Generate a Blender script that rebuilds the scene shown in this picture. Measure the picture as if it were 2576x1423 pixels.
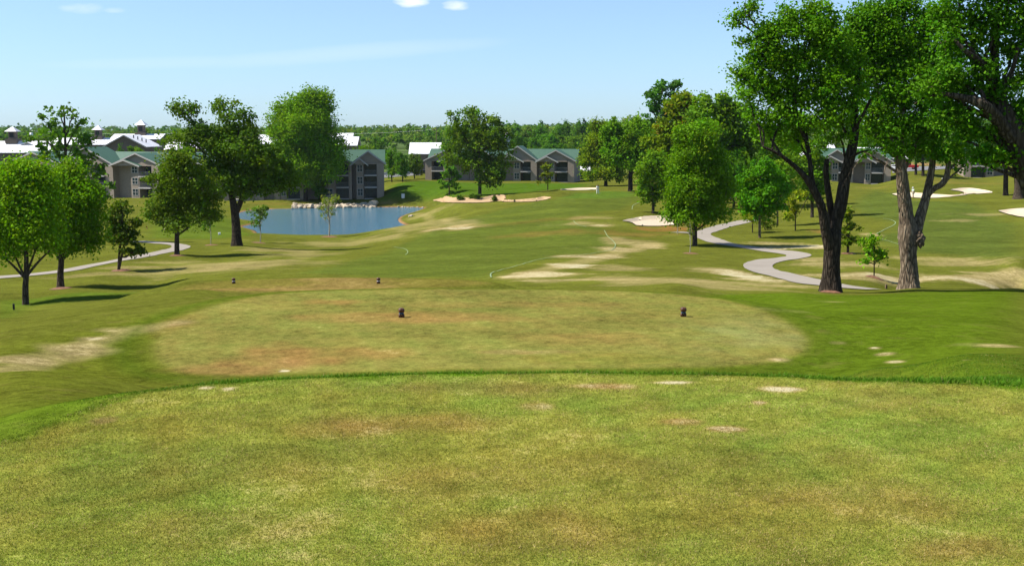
import bpy, math, random
import numpy as np
from mathutils import Vector

for o in list(bpy.data.objects):
    bpy.data.objects.remove(o)
scene = bpy.context.scene
COL = scene.collection
rad = math.radians

# ------------------------------------------------------------------ camera
FPX, CX, CY, HY = 2800.0, 1288.0, 711.5, 328.0      # focal length and centre in the units of a 2576 x 1423 frame
PITCH = math.atan((CY - HY) / FPX)
cam_d = bpy.data.cameras.new("camera")
cam = bpy.data.objects.new("camera", cam_d)
COL.objects.link(cam)
cam.location = (0, 0, 0)
cam.rotation_euler = (rad(90) - PITCH, 0, 0)
cam_d.sensor_width = 36
cam_d.lens = 36 * FPX / 2576
cam_d.clip_start = 0.1
cam_d.clip_end = 12000
scene.camera = cam

# ------------------------------------------------------------------ light
SUN_EL, SUN_DIR = rad(50), Vector((-1.0, -0.04, 0)).normalized()
SUN_VEC = Vector((SUN_DIR.x * math.cos(SUN_EL), SUN_DIR.y * math.cos(SUN_EL), math.sin(SUN_EL)))
sun_d = bpy.data.lights.new("sun", "SUN")
sun_d.energy = 4.6
sun_d.angle = rad(0.55)
sun_d.color = (1.0, 0.955, 0.88)
sun = bpy.data.objects.new("sun", sun_d)
COL.objects.link(sun)
sun.rotation_euler = SUN_VEC.to_track_quat('Z', 'Y').to_euler()

scene.view_settings.view_transform = 'Standard'
scene.view_settings.look = 'None'
scene.view_settings.exposure = 0.85
scene.view_settings.gamma = 1.0

world = bpy.data.worlds.new("World")
scene.world = world
world.use_nodes = True
wt = world.node_tree
wt.nodes.clear()
def N(tree, typ, **kw):
    n = tree.nodes.new(typ)
    for k, v in kw.items():
        setattr(n, k, v)
    return n
def L(tree, a, b):
    tree.links.new(a, b)
wo = N(wt, 'ShaderNodeOutputWorld')
bg = N(wt, 'ShaderNodeBackground')
bg.inputs['Strength'].default_value = 0.088
sky = N(wt, 'ShaderNodeTexSky', sky_type='NISHITA')
sky.sun_disc = False
sky.sun_elevation = SUN_EL
sky.sun_rotation = math.atan2(SUN_DIR.x, SUN_DIR.y)
sky.altitude = 300
sky.air_density = 1.0
sky.dust_density = 0.25
sky.ozone_density = 3.0
def math_node(t, op, a, b=None, clamp=False):
    n = N(t, 'ShaderNodeMath', operation=op, use_clamp=clamp)
    for i, v in enumerate((a, b)):
        if v is None: continue
        if isinstance(v, (int, float)): n.inputs[i].default_value = v
        else: L(t, v, n.inputs[i])
    return n.outputs[0]
wtc = N(wt, 'ShaderNodeTexCoord')
sep = N(wt, 'ShaderNodeSeparateXYZ'); L(wt, wtc.outputs['Generated'], sep.inputs[0])
az = math_node(wt, 'DIVIDE', sep.outputs[0], math_node(wt, 'MAXIMUM', sep.outputs[1], 0.05))
el = math_node(wt, 'DIVIDE', sep.outputs[2], math_node(wt, 'MAXIMUM', sep.outputs[1], 0.05))
cmb = N(wt, 'ShaderNodeCombineXYZ'); L(wt, az, cmb.inputs[0]); L(wt, math_node(wt, 'MULTIPLY', el, 3.0), cmb.inputs[1])
cn = N(wt, 'ShaderNodeTexNoise'); cn.inputs['Scale'].default_value = 45; cn.inputs['Detail'].default_value = 6; cn.inputs['Roughness'].default_value = 0.55
L(wt, cmb.outputs[0], cn.inputs['Vector'])
cn2 = N(wt, 'ShaderNodeTexNoise'); cn2.inputs['Scale'].default_value = 9; cn2.inputs['Detail'].default_value = 4
L(wt, cmb.outputs[0], cn2.inputs['Vector'])
def cloud(ax, ey, rx, ry, tilt=0.0, k=1.0, soft=1.2, noise=1.6, src=None):
    dx = math_node(wt, 'SUBTRACT', az, ax)
    dy = math_node(wt, 'SUBTRACT', math_node(wt, 'SUBTRACT', el, ey), math_node(wt, 'MULTIPLY', dx, tilt))
    a = math_node(wt, 'POWER', math_node(wt, 'ABSOLUTE', math_node(wt, 'DIVIDE', dx, rx)), 2.0)
    b = math_node(wt, 'POWER', math_node(wt, 'ABSOLUTE', math_node(wt, 'DIVIDE', dy, ry)), 2.0)
    d = math_node(wt, 'SUBTRACT', 1.0, math_node(wt, 'ADD', a, b))
    nn = math_node(wt, 'MULTIPLY', math_node(wt, 'SUBTRACT', (src or cn).outputs['Fac'], 0.5), noise * 2)
    v = math_node(wt, 'MULTIPLY', math_node(wt, 'ADD', d, nn), soft, clamp=True)
    return math_node(wt, 'MULTIPLY', v, k)
def dirpx(px, py):
    dy = math.cos(PITCH) * FPX + math.sin(PITCH) * (CY - py)
    dz = -math.sin(PITCH) * FPX + math.cos(PITCH) * (CY - py)
    return (px - CX) / dy, dz / dy
cl = None
for (px, py, rx, ry, tl, k, sf, nz, src) in [
        (1034, 2, 46, 20, 0.0, 0.95, 1.0, 1.0, cn), (1145, 15, 40, 13, 0.0, 0.8, 0.9, 1.0, cn),
        (210, 22, 60, 13, 0.0, 0.36, 0.6, 1.2, cn), (285, 26, 30, 8, 0.0, 0.3, 0.6, 1.2, cn),
        (900, 132, 420, 24, 0.075, 0.42, 0.35, 0.5, cn2), (420, 158, 380, 16, 0.02, 0.22, 0.4, 0.5, cn2),
        (1340, 2200, 10, 10, 0, 0.0, 1, 1, cn)]:
    a, e = dirpx(px, py)
    c = cloud(a, e, rx / FPX, ry / FPX, tl, k, sf, nz, src)
    cl = c if cl is None else math_node(wt, 'MAXIMUM', cl, c)
hs = N(wt, 'ShaderNodeHueSaturation'); hs.inputs['Saturation'].default_value = 1.0; hs.inputs['Value'].default_value = 1.0
L(wt, sky.outputs[0], hs.inputs['Color'])
tint = N(wt, 'ShaderNodeMixRGB', blend_type='MULTIPLY'); tint.inputs[0].default_value = 1.0
tr_ = N(wt, 'ShaderNodeValToRGB'); L(wt, math_node(wt, 'MULTIPLY', sep.outputs[2], 6.0, clamp=True), tr_.inputs[0])
tr_.color_ramp.elements[0].color = (0.58, 0.79, 1.16, 1); tr_.color_ramp.elements[1].color = (0.96, 0.98, 1.02, 1)
L(wt, tr_.outputs[0], tint.inputs[2])
L(wt, hs.outputs[0], tint.inputs[1])
mixc = N(wt, 'ShaderNodeMixRGB'); L(wt, cl, mixc.inputs[0]); L(wt, tint.outputs[0], mixc.inputs[1])
mixc.inputs[2].default_value = (7.2, 7.6, 8.4, 1)
L(wt, mixc.outputs[0], bg.inputs['Color'])
L(wt, bg.outputs[0], wo.inputs['Surface'])

# ------------------------------------------------------------------ rays and terrain
CP, SP = math.cos(PITCH), math.sin(PITCH)
def ray(px, py):
    px = np.asarray(px, float); py = np.asarray(py, float)
    dx = (px - CX) + 0 * py
    dy = CP * FPX + SP * (CY - py) + 0 * px
    dz = -SP * FPX + CP * (CY - py) + 0 * px
    return dx / dy, dz / dy                      # X/Y and Z/Y
def P(px, py, Y):
    a, b = ray(px, py)
    return np.array([a * Y, Y + 0 * a, b * Y]).T
def plane_pts(pts, z):
    pts = np.array(pts, float)
    a, b = ray(pts[:, 0], pts[:, 1])
    Y = z / b
    return np.stack([a * Y, Y], 1)

ctl_px = [
 (2400,940,9.2),(2560,935,9),(2500,900,11.3),(2200,905,12.5),(2400,850,15),(2300,800,20.5),(2500,780,24.5),(2100,775,27),(2500,745,37),(2300,741,42),
 (2090,733,50),(2560,728,56),(2000,746,38),(2200,840,16.5),(2130,800,22),(2250,731,62),(2560,717,74),
 (0,1060,7.6),(0,950,10.5),(0,880,14),(0,832,21),(100,805,24.5),(200,778,28),(300,757,31.5),(430,728,35.5),(520,712,38),
 (200,900,13),(200,980,9.6),(300,850,17.5),(450,800,22.5),(600,748,31),(700,733,34.5),(380,930,12.5),
 (0,800,55),(65,766,69),(150,723,80),(250,700,86),(300,681,92),(0,697,90),(150,686,93),(330,655,103),(445,641,110),(595,617,125),(350,745,68),(450,716,74),(300,724,80),(400,722,80),
 (600,697,78),(560,640,112),(800,690,77),(1000,690,74),(1200,692,66),(700,650,100),(900,640,107),(1288,640,95),(1288,600,122),(1100,600,128),(1288,560,152),
 (1100,545,175),(1288,520,187),(1503,489,208),(1400,480,224),(1200,491,226),(1130,491,228),(1100,512,210),(700,612,140),(880,606,150),
 (1300,713,50),(1500,716,48),(1700,722,43),(1700,690,62),(1500,680,68),(1890,668,80),(2000,700,65),(1950,640,95),(1750,617,105),(1640,650,88),
 (1820,600,116),(1910,597,119),(1870,560,146),(1630,570,138),(1630,547,152),(1643,537,162),(1585,480,226),(1845,525,172),(2000,578,131),(2045,545,152),
 (2135,637,94),(2200,696,67),(2287,724,55),(2400,702,67),(2560,682,76),(2400,640,95),(2300,580,122),(2560,600,113),(2400,532,150),(2350,497,184),
 (2530,492,190),(2560,532,149),(2200,500,190),(2200,463,264),(2460,448,272),(2280,426,286),(2100,480,222),
 (300,498,264),(100,498,264),(450,506,248),(650,499,256),(850,501,251),(960,499,250),(1000,470,264),(1070,454,290),(1260,458,289),(1440,457,293),(1560,462,268),
 (400,562,190),(500,592,160),(330,602,150),(150,622,130),(0,642,115),(200,562,190),(0,562,190),(500,522,226),
 (1700,478,230),(1900,470,240),(1700,520,180)]
ctl = [tuple(P(*c)) for c in ctl_px]
for (x, y, z) in [(0,1,-1.85),(0,4,-1.85),(-4,4,-1.9),(4,4,-1.85),(0,9.5,-2.75),(0,12.5,-3.15),(-3,10,-2.6),(-3.2,13,-3.1),(3.5,10,-2.6),(3,13,-3.05),
                  (0,17,-3.6),(0,22,-3.9),(0,27,-4.9),(4,27,-4.9),(-4,25,-4.4),(-4,31,-5.0),(0,33,-5.4),(6,34,-5.6),(-6,38,-5.5),(-1,38,-5.6),
                  (0,45,-6.7),(-6,48,-7.4),(-12,50,-8.2)]:
    ctl.append((x, y, z))
for Y, zs in [(330,(-15.6,-15.4,-14,-13,-12,-10.5,-8.6)),(480,(-14,-14,-13.5,-12.5,-11,-9,-7)),(900,(-11,-11.5,-11,-10,-9,-6,-4)),
              (1600,(-8,-9,-8,-7,-6,-5,-4)),(3000,(-4,-5,-5,-5,-5,-5,-4)),(6000,(-2,-2,-2,-2,-2,-2,-2))]:
    for px, z in zip((0,450,900,1300,1700,2150,2560), zs):
        ctl.append(((px - CX) / FPX * Y, Y, z))
ctl = np.array(ctl)
def uv(x, y):
    r = np.maximum(np.hypot(x, y), 0.8)
    th = np.clip(np.arctan2(x, y), -0.52, 0.52)
    return th * 6.0, np.log(r)
cu, cv = uv(ctl[:, 0], ctl[:, 1])
D = np.hypot(cu[:, None] - cu[None], cv[:, None] - cv[None])
EPS = 0.05
K = np.sqrt(D * D + EPS * EPS)
n = len(ctl)
A = np.zeros((n + 3, n + 3)); A[:n, :n] = K + np.eye(n) * -0.002
A[:n, n] = 1; A[:n, n+1] = cu; A[:n, n+2] = cv; A[n:, :n] = A[:n, n:].T
W = np.linalg.solve(A, np.concatenate([ctl[:, 2], [0, 0, 0]]))
def base_h(x, y):
    x = np.atleast_1d(np.asarray(x, float)); y = np.atleast_1d(np.asarray(y, float))
    out = np.empty(len(x))
    for i in range(0, len(x), 40000):
        u, v = uv(x[i:i+40000], y[i:i+40000])
        k = np.sqrt((u[:, None] - cu)**2 + (v[:, None] - cv)**2 + EPS * EPS)
        out[i:i+40000] = k @ W[:n] + W[n] + W[n+1] * u + W[n+2] * v
    return out
def sdist(poly, x, y, reach=20.0):
    """signed distance to a polygon (negative inside), clipped to +reach"""
    reach = float(reach); out = np.full(len(x), reach)
    p = np.asarray(poly)
    m = (x > p[:, 0].min() - reach) & (x < p[:, 0].max() + reach) & (y > p[:, 1].min() - reach) & (y < p[:, 1].max() + reach)
    if not m.any(): return out
    X, Y = x[m], y[m]
    best = np.full(len(X), 1e9); inside = np.zeros(len(X), bool)
    for i in range(len(p)):
        a, b = p[i], p[(i + 1) % len(p)]
        dx, dy = b - a
        t = np.clip(((X - a[0]) * dx + (Y - a[1]) * dy) / (dx * dx + dy * dy + 1e-12), 0, 1)
        best = np.minimum(best, np.hypot(X - a[0] - t * dx, Y - a[1] - t * dy))
        c = ((a[1] > Y) != (b[1] > Y)) & (X < (b[0] - a[0]) * (Y - a[1]) / ((b[1] - a[1]) + 1e-12) + a[0])
        inside ^= c
    out[m] = np.where(inside, -best, best)
    return np.minimum(out, reach)
def smooth(t):
    t = np.clip(t, 0, 1); return t * t * (3 - 2 * t)
def chaikin(pts, k=2):
    p = np.asarray(pts, float)
    for _ in range(k):
        q = np.roll(p, -1, 0)
        p = np.stack([0.75 * p + 0.25 * q, 0.25 * p + 0.75 * q], 1).reshape(-1, p.shape[1])
    return p

Z1, Z2, Z3, ZW = -1.65, -3.3, -5.15, -16.5
_e = plane_pts([(0,1112),(150,1052),(300,990),(480,965),(700,948),(1000,936),(1300,931),(1600,933),(1900,938),(2200,951),(2576,968)], Z1)
TEE1 = np.concatenate([[[-9, -6]], [[-7, 1]], [[-4.2, 4.2]], _e, [[5.5, 6.2], [9, 4], [12, -6]]])
TEE1 = chaikin(TEE1, 1)
TEE2 = chaikin(plane_pts([(395,850),(430,810),(520,772),(640,744),(800,730),(1100,726),(1400,728),(1650,734),(1820,751),(1950,790),(2030,845),(2025,885),(1960,908),(1850,921),(1600,926),(1300,926),(1000,931),(750,938),(550,944),(430,932),(385,890)], Z2), 2)
TEE3 = chaikin(plane_pts([(430,727),(520,708),(700,700),(960,698),(1150,702),(1260,712),(1150,722),(900,728),(650,733),(500,737)], Z3), 2)
POND = chaikin(plane_pts([(590,545),(606,532),(660,526),(800,524),(950,521),(1072,521),(1050,531),(1008,543),(998,555),(1020,567),(1062,576),(1050,584),(980,591),(900,596),(800,598),(700,598),(636,593),
        (646,588),(645,581),(625,575),(606,570),(628,566),(643,562),(640,556),(612,553)], ZW), 1)
def noise2(x, y, lam, seed):
    r = np.random.RandomState(seed); s = 0
    for _ in range(5):
        a = r.uniform(0, math.pi * 2); f = 2 * math.pi / lam * r.uniform(0.6, 1.5); ph = r.uniform(0, 6.28)
        s = s + np.sin((x * math.cos(a) + y * math.sin(a)) * f + ph)
    return s / 5
DIPS = []
BUMPS = []        # (x, y, rx, ry, h): low mounds behind the bunkers
def height(x, y):
    x = np.atleast_1d(np.asarray(x, float)); y = np.atleast_1d(np.asarray(y, float))
    z = base_h(x, y)
    r = np.hypot(x, y)
    w = smooth((r - 8) / 20)
    z += w * (0.10 * noise2(x, y, 14, 1) + 0.03 * noise2(x, y, 4, 2)) + smooth((r - 60) / 80) * 0.22 * noise2(x, y, 38, 3)
    z += smooth((r - 420) / 500) * 2.0 * noise2(x, y, 260, 5)
    for (bx, by, rx, ry, h) in BUMPS:
        z += h * np.exp(-((x - bx) / rx)**2 - ((y - by) / ry)**2)
    for dp in DIPS:
        sd_ = sdist(dp, x, y, 1.5)
        z = z - 0.34 * smooth((0.15 - sd_) / 0.9) + 0.10 * np.exp(-((sd_ - 0.7) / 0.6)**2) * (sd_ < 1.45)
    for poly, zz, sk in ((TEE3, Z3, 3.0), (TEE2, Z2, 4.2), (TEE1, Z1, 1.6)):
        s = sdist(poly, x, y, sk + 0.1)
        t = smooth((s + 0.15) / (sk + 0.15))
        z = np.where(s < sk, zz * (1 - t) + z * t, z)
    s = sdist(POND, x, y, 12)
    t = smooth((s) / 11)
    zo = (ZW + 0.12) * (1 - t) + z * t
    zi = ZW - 0.15 - 0.8 * smooth(-s / 3)
    z = np.where(s < 11, np.where(s > 0.4, zo, np.where(s < -0.2, zi, zi + (zo - zi) * smooth((s + 0.2) / 0.6))), z)
    z += np.where(r < 30, 0.006 * noise2(x, y, 0.9, 8), 0)
    return z
_YS = np.exp(np.linspace(math.log(2.0), math.log(4000), 700))
def at(px, py):
    """first hit of the pixel's ray with the ground, real distance (fixed at build time)"""
    a, b = ray(px, py); a = float(a); b = float(b)
    g = height(a * _YS, _YS) - b * _YS
    i = int(np.argmax(g > 0))
    if i == 0: i = len(_YS) - 1
    lo, hi = _YS[i - 1], _YS[i]
    ys = np.linspace(lo, hi, 24)
    g = height(a * ys, ys) - b * ys
    j = int(np.argmax(g > 0))
    Y = ys[j] if j else hi
    return np.array([a * Y, Y, float(height(a * Y, Y)[0])])
def at_many(pts):
    """vectorised version of at()"""
    pts = np.asarray(pts, float)
    a, b = ray(pts[:, 0], pts[:, 1])
    Ys = np.exp(np.linspace(math.log(4), math.log(1500), 420))
    G = height((a[:, None] * Ys).ravel(), np.tile(Ys, len(a))).reshape(len(a), -1) - b[:, None] * Ys
    i = np.maximum(np.argmax(G > 0, 1), 1)
    r_ = np.arange(len(a))
    g0, g1 = G[r_, i - 1], G[r_, i]
    Y = Ys[i - 1] + (Ys[i] - Ys[i - 1]) * (-g0) / (g1 - g0 + 1e-12)
    X = a * Y
    return np.stack([X, Y, height(X, Y)], 1)
def gz(x, y):
    return float(height(x, y)[0])
for (px, py, rx, ry, h) in [(1330,497,9,3,0.9),(1640,540,7,3,0.5),(2330,487,9,4,0.8),(2440,470,9,4,0.5)]:
    p = at(px, py); BUMPS.append((p[0], p[1], rx, ry, h))

def catmull(P_, k):
    P_ = np.asarray(P_, float)
    if len(P_) < 3 or k <= 1: return P_
    Q = np.vstack([2 * P_[0] - P_[1], P_, 2 * P_[-1] - P_[-2]])
    out = []
    for i in range(1, len(Q) - 2):
        for t in np.linspace(0, 1, k, endpoint=False):
            a, b, c, d = Q[i-1], Q[i], Q[i+1], Q[i+2]
            out.append(0.5 * ((2*b) + (-a + c)*t + (2*a - 5*b + 4*c - d)*t*t + (-a + 3*b - 3*c + d)*t**3))
    out.append(P_[-1])
    return np.array(out)
BUNKERS = [
  ([(1566,556),(1600,550),(1640,546),(1690,547),(1702,551)],
   [(1566,557),(1590,561),(1605,569),(1650,571),(1702,566)], 'sand', 0.05),
  ([(1410,477),(1450,475),(1500,474)],
   [(1410,479),(1450,480),(1500,478)], 'sand', 0.0),
  ([(1640,481),(1665,480),(1690,481)],
   [(1640,482),(1665,483),(1690,483)], 'sand', 0.0),
  ([(2245,489),(2280,486),(2330,489),(2390,492),(2430,489)],
   [(2245,490),(2280,496),(2330,500),(2380,497),(2440,490)], 'sand', 0.0),
  ([(2392,478),(2420,475),(2460,477),(2496,483)],
   [(2392,480),(2425,484),(2430,490),(2496,486)], 'sand', 0.0),
  ([(2512,531),(2550,528),(2600,526)],
   [(2512,532),(2545,542),(2600,552)], 'sand', 0.0),
  ([(1090,503),(1130,498),(1200,500),(1240,494),(1268,492)],
   [(1090,505),(1130,510),(1200,511),(1260,507),(1272,493)], 'sand_orange', 0.08),
  ([(1250,505),(1290,504),(1340,501),(1366,496),(1386,497)],
   [(1250,508),(1300,509),(1340,508),(1370,504),(1386,498)], 'sand_orange', 0.08),
]
def resample(pts, k):
    p = catmull(np.asarray(pts, float), 8)
    s = np.concatenate([[0], np.cumsum(np.hypot(*np.diff(p[:, :2], axis=0).T))])
    t = np.linspace(0, s[-1], k)
    return np.stack([np.interp(t, s, p[:, i]) for i in range(p.shape[1])], 1)
BW = []
for (U, Lo, mn, jg) in BUNKERS:
    U, Lo = resample(U, 60), resample(Lo, 60)
    q = at_many(np.vstack([U, Lo]))[:, :2]
    if jg: q = q + np.random.RandomState(3).normal(0, jg, q.shape)
    BW.append((q[:60], q[60:], mn))
for (U, Lo, mn) in BW: DIPS.append(np.vstack([U, Lo[::-1]]))

# ------------------------------------------------------------------ materials
def mat(name, rough=0.8, spec=0.3):
    m = bpy.data.materials.new(name); m.use_nodes = True
    t = m.node_tree; b = t.nodes['Principled BSDF']
    b.inputs['Roughness'].default_value = rough
    b.inputs['Specular IOR Level'].default_value = spec
    return m, t, b
def plain(name, c, rough=0.8, spec=0.3, metal=0.0, noise=0.12, scale=3.0, bump=0.0):
    m, t, b = mat(name, rough, spec)
    b.inputs['Metallic'].default_value = metal
    tc = N(t, 'ShaderNodeTexCoord'); nz = N(t, 'ShaderNodeTexNoise')
    nz.inputs['Scale'].default_value = scale; nz.inputs['Detail'].default_value = 6
    L(t, tc.outputs['Object'], nz.inputs['Vector'])
    r = N(t, 'ShaderNodeValToRGB')
    r.color_ramp.elements[0].position = 0.3; r.color_ramp.elements[1].position = 0.7
    r.color_ramp.elements[0].color = tuple(v * (1 - noise) for v in c) + (1,)
    r.color_ramp.elements[1].color = tuple(min(1, v * (1 + noise)) for v in c) + (1,)
    L(t, nz.outputs['Fac'], r.inputs[0]); L(t, r.outputs[0], b.inputs['Base Color'])
    if bump:
        bn = N(t, 'ShaderNodeBump'); bn.inputs['Strength'].default_value = bump; bn.inputs['Distance'].default_value = 0.02
        L(t, nz.outputs['Fac'], bn.inputs['Height']); L(t, bn.outputs[0], b.inputs['Normal'])
    return m

def mixrgb(t, fac, a, b, mode='MIX'):
    n_ = N(t, 'ShaderNodeMixRGB', blend_type=mode)
    for i, v in enumerate((fac, a, b)):
        if isinstance(v, (int, float)): n_.inputs[i].default_value = v
        elif isinstance(v, tuple): n_.inputs[i].default_value = v
        else: L(t, v, n_.inputs[i])
    return n_.outputs[0]
def noise_node(t, vec, scale, detail=4, rough=0.55, w=None):
    nn = N(t, 'ShaderNodeTexNoise'); nn.inputs['Scale'].default_value = scale
    nn.inputs['Detail'].default_value = detail; nn.inputs['Roughness'].default_value = rough
    L(t, vec, nn.inputs['Vector']); return nn.outputs['Fac']

def ground_material():
    m, t, b = mat('turf', 0.95, 0.0)
    at_c = N(t, 'ShaderNodeAttribute', attribute_name='Col')
    at_d = N(t, 'ShaderNodeAttribute', attribute_name='dry')
    tc = N(t, 'ShaderNodeTexCoord'); v = tc.outputs['Object']
    n0 = noise_node(t, v, 0.12, 5); n1 = noise_node(t, v, 0.7, 6, 0.6); n2 = noise_node(t, v, 5.0, 6, 0.65); n3 = noise_node(t, v, 45.0, 4, 0.7); n25 = noise_node(t, v, 13.0, 5, 0.75)
    # light and dark variation of the sward
    s = math_node(t, 'ADD', math_node(t, 'MULTIPLY', math_node(t, 'SUBTRACT', n1, 0.5), 0.95), math_node(t, 'MULTIPLY', math_node(t, 'SUBTRACT', n2, 0.5), 1.45))
    s = math_node(t, 'ADD', s, math_node(t, 'MULTIPLY', math_node(t, 'SUBTRACT', n3, 0.5), 1.4))
    s = math_node(t, 'ADD', s, math_node(t, 'MULTIPLY', math_node(t, 'SUBTRACT', n25, 0.5), 1.3))
    s = math_node(t, 'ADD', s, math_node(t, 'MULTIPLY', math_node(t, 'SUBTRACT', n0, 0.5), 0.7))
    fac = math_node(t, 'ADD', s, 1.0)
    sc = N(t, 'ShaderNodeVectorMath', operation='SCALE'); L(t, at_c.outputs['Color'], sc.inputs[0]); L(t, math_node(t, 'MAXIMUM', fac, 0.35), sc.inputs['Scale'])
    # straw coloured tufts where the grass is thin
    k = math_node(t, 'ADD', math_node(t, 'MULTIPLY', n1, 0.30), math_node(t, 'ADD', math_node(t, 'MULTIPLY', n2, 0.38), math_node(t, 'MULTIPLY', math_node(t, 'ADD', n3, n25), 0.22)))
    k = math_node(t, 'SUBTRACT', k, math_node(t, 'SUBTRACT', 0.775, math_node(t, 'MULTIPLY', at_d.outputs['Fac'], 0.295)))
    k = math_node(t, 'MULTIPLY', k, 9.0, clamp=True)
    k = math_node(t, 'MULTIPLY', k, 0.72)
    pal = math_node(t, 'MULTIPLY', math_node(t, 'SUBTRACT', at_d.outputs['Fac'], 0.6), 2.5, clamp=True)
    c = mixrgb(t, k, sc.outputs[0], mixrgb(t, pal, (0.43, 0.34, 0.15, 1), (0.50, 0.455, 0.29, 1)))
    # brownish soil shade, small
    g = noise_node(t, v, 1.9, 5, 0.6)
    g = math_node(t, 'MULTIPLY', math_node(t, 'SUBTRACT', g, 0.56), 4.0, clamp=True)
    c = mixrgb(t, math_node(t, 'MULTIPLY', g, 0.32), c, (0.20, 0.14, 0.05, 1))
    L(t, c, b.inputs['Base Color'])
    bn = N(t, 'ShaderNodeBump'); bn.inputs['Strength'].default_value = 0.5; bn.inputs['Distance'].default_value = 0.03
    L(t, math_node(t, 'ADD', n3, n2), bn.inputs['Height']); L(t, bn.outputs[0], b.inputs['Normal'])
    return m

def leaf_material(name, sat=1.0, trans=0.36):
    m = bpy.data.materials.new(name); m.use_nodes = True
    t = m.node_tree; t.nodes.clear()
    o = N(t, 'ShaderNodeOutputMaterial')
    a = N(t, 'ShaderNodeAttribute', attribute_name='Col')
    d = N(t, 'ShaderNodeBsdfPrincipled'); d.inputs['Roughness'].default_value = 0.6; d.inputs['Specular IOR Level'].default_value = 0.05
    tr = N(t, 'ShaderNodeBsdfTranslucent')
    L(t, a.outputs['Color'], d.inputs['Base Color'])
    L(t, mixrgb(t, 1.0, a.outputs['Color'], (1.25, 1.35, 0.35, 1), 'MULTIPLY'), tr.inputs['Color'])
    mx = N(t, 'ShaderNodeMixShader'); mx.inputs[0].default_value = trans
    L(t, d.outputs[0], mx.inputs[1]); L(t, tr.outputs[0], mx.inputs[2]); L(t, mx.outputs[0], o.inputs['Surface'])
    return m

def bark_material(name, dark, light, sc=7.0):
    m, t, b = mat(name, 0.95, 0.1)
    tc = N(t, 'ShaderNodeTexCoord'); mp = N(t, 'ShaderNodeMapping'); mp.inputs['Scale'].default_value = (1, 1, 0.22)
    L(t, tc.outputs['Object'], mp.inputs[0])
    n1 = noise_node(t, mp.outputs[0], sc, 8, 0.65)
    vo = N(t, 'ShaderNodeTexVoronoi', feature='DISTANCE_TO_EDGE'); vo.inputs['Scale'].default_value = sc * 1.2
    vv = N(t, 'ShaderNodeVectorMath', operation='ADD'); L(t, mp.outputs[0], vv.inputs[0])
    nn = N(t, 'ShaderNodeTexNoise'); nn.inputs['Scale'].default_value = 3; L(t, mp.outputs[0], nn.inputs['Vector']); 
    sc_ = N(t, 'ShaderNodeVectorMath', operation='SCALE'); L(t, nn.outputs['Color'], sc_.inputs[0]); sc_.inputs['Scale'].default_value = 0.25
    L(t, sc_.outputs[0], vv.inputs[1]); L(t, vv.outputs[0], vo.inputs['Vector'])
    e = math_node(t, 'MULTIPLY', vo.outputs['Distance'], 3.0, clamp=True)
    f = math_node(t, 'MULTIPLY', e, math_node(t, 'MULTIPLY', n1, 1.6, clamp=True))
    big = noise_node(t, tc.outputs['Object'], 0.8, 3)
    c = mixrgb(t, f, dark + (1,), light + (1,))
    c = mixrgb(t, math_node(t, 'MULTIPLY', math_node(t, 'SUBTRACT', big, 0.45), 2.0, clamp=True), c, tuple(v * 0.6 for v in light) + (1,))
    L(t, c, b.inputs['Base Color'])
    bn = N(t, 'ShaderNodeBump'); bn.inputs['Strength'].default_value = 0.9; bn.inputs['Distance'].default_value = 0.06
    L(t, f, bn.inputs['Height']); L(t, bn.outputs[0], b.inputs['Normal'])
    return m

M = {}
M['turf'] = ground_material()
M['leaf'] = leaf_material('leaves')
M['blade'] = leaf_material('grass_blades', trans=0.25)
M['bark_dark'] = bark_material('dark_bark', (0.018, 0.013, 0.009), (0.085, 0.066, 0.046))
M['bark_pale'] = bark_material('pale_bark', (0.06, 0.042, 0.028), (0.36, 0.275, 0.185), 6.0)
M['bark_mid'] = bark_material('brown_bark', (0.03, 0.022, 0.015), (0.15, 0.115, 0.08))
M['twig'] = plain('grey_twigs', (0.30, 0.27, 0.20), noise=0.2)
M['mulch'] = plain('mulch', (0.18, 0.085, 0.045), noise=0.35, scale=9, bump=0.6)
M['green_roof'] = plain('green_metal_roof', (0.042, 0.100, 0.062), 0.65, 0.4, noise=0.08, scale=0.8)
M['white_roof'] = plain('white_metal_roof', (0.74, 0.72, 0.72), 0.5, 0.4, noise=0.05, scale=0.5)
M['fascia'] = plain('white_trim', (0.40, 0.37, 0.34), 0.6, noise=0.05)
M['glass'] = plain('window_glass', (0.015, 0.03, 0.035), 0.15, 0.4, noise=0.3)
M['dark'] = plain('dark_interior', (0.018, 0.020, 0.022), 0.7)
M['rail'] = plain('railing_paint', (0.16, 0.17, 0.17), 0.5)
M['white'] = plain('white_paint', (0.78, 0.78, 0.76), 0.5, noise=0.04)
M['tire'] = plain('tyre_rubber', (0.02, 0.02, 0.02), 0.8)
M['chrome'] = plain('wheel_metal', (0.6, 0.6, 0.6), 0.3, 0.6, metal=0.6)
M['red'] = plain('red_car_paint', (0.55, 0.012, 0.01), 0.3, 0.6, noise=0.05)
M['grey_paint'] = plain('grey_car_paint', (0.30, 0.31, 0.33), 0.3, 0.6, noise=0.05)
M['dark_paint'] = plain('dark_car_paint', (0.03, 0.035, 0.04), 0.3, 0.6, noise=0.05)
M['skin'] = plain('skin', (0.42, 0.22, 0.14), 0.6)
M['hair'] = plain('hair', (0.05, 0.03, 0.02), 0.7)
M['cloth_white'] = plain('white_clothes', (0.80, 0.80, 0.78), 0.9)
M['cloth_green'] = plain('pale_green_shirt', (0.52, 0.68, 0.58), 0.9)
M['cloth_tan'] = plain('tan_trousers', (0.42, 0.36, 0.27), 0.9)
M['marker_brown'] = plain('varnished_wood', (0.085, 0.030, 0.012), 0.45, 0.4, noise=0.45, scale=30)
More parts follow.
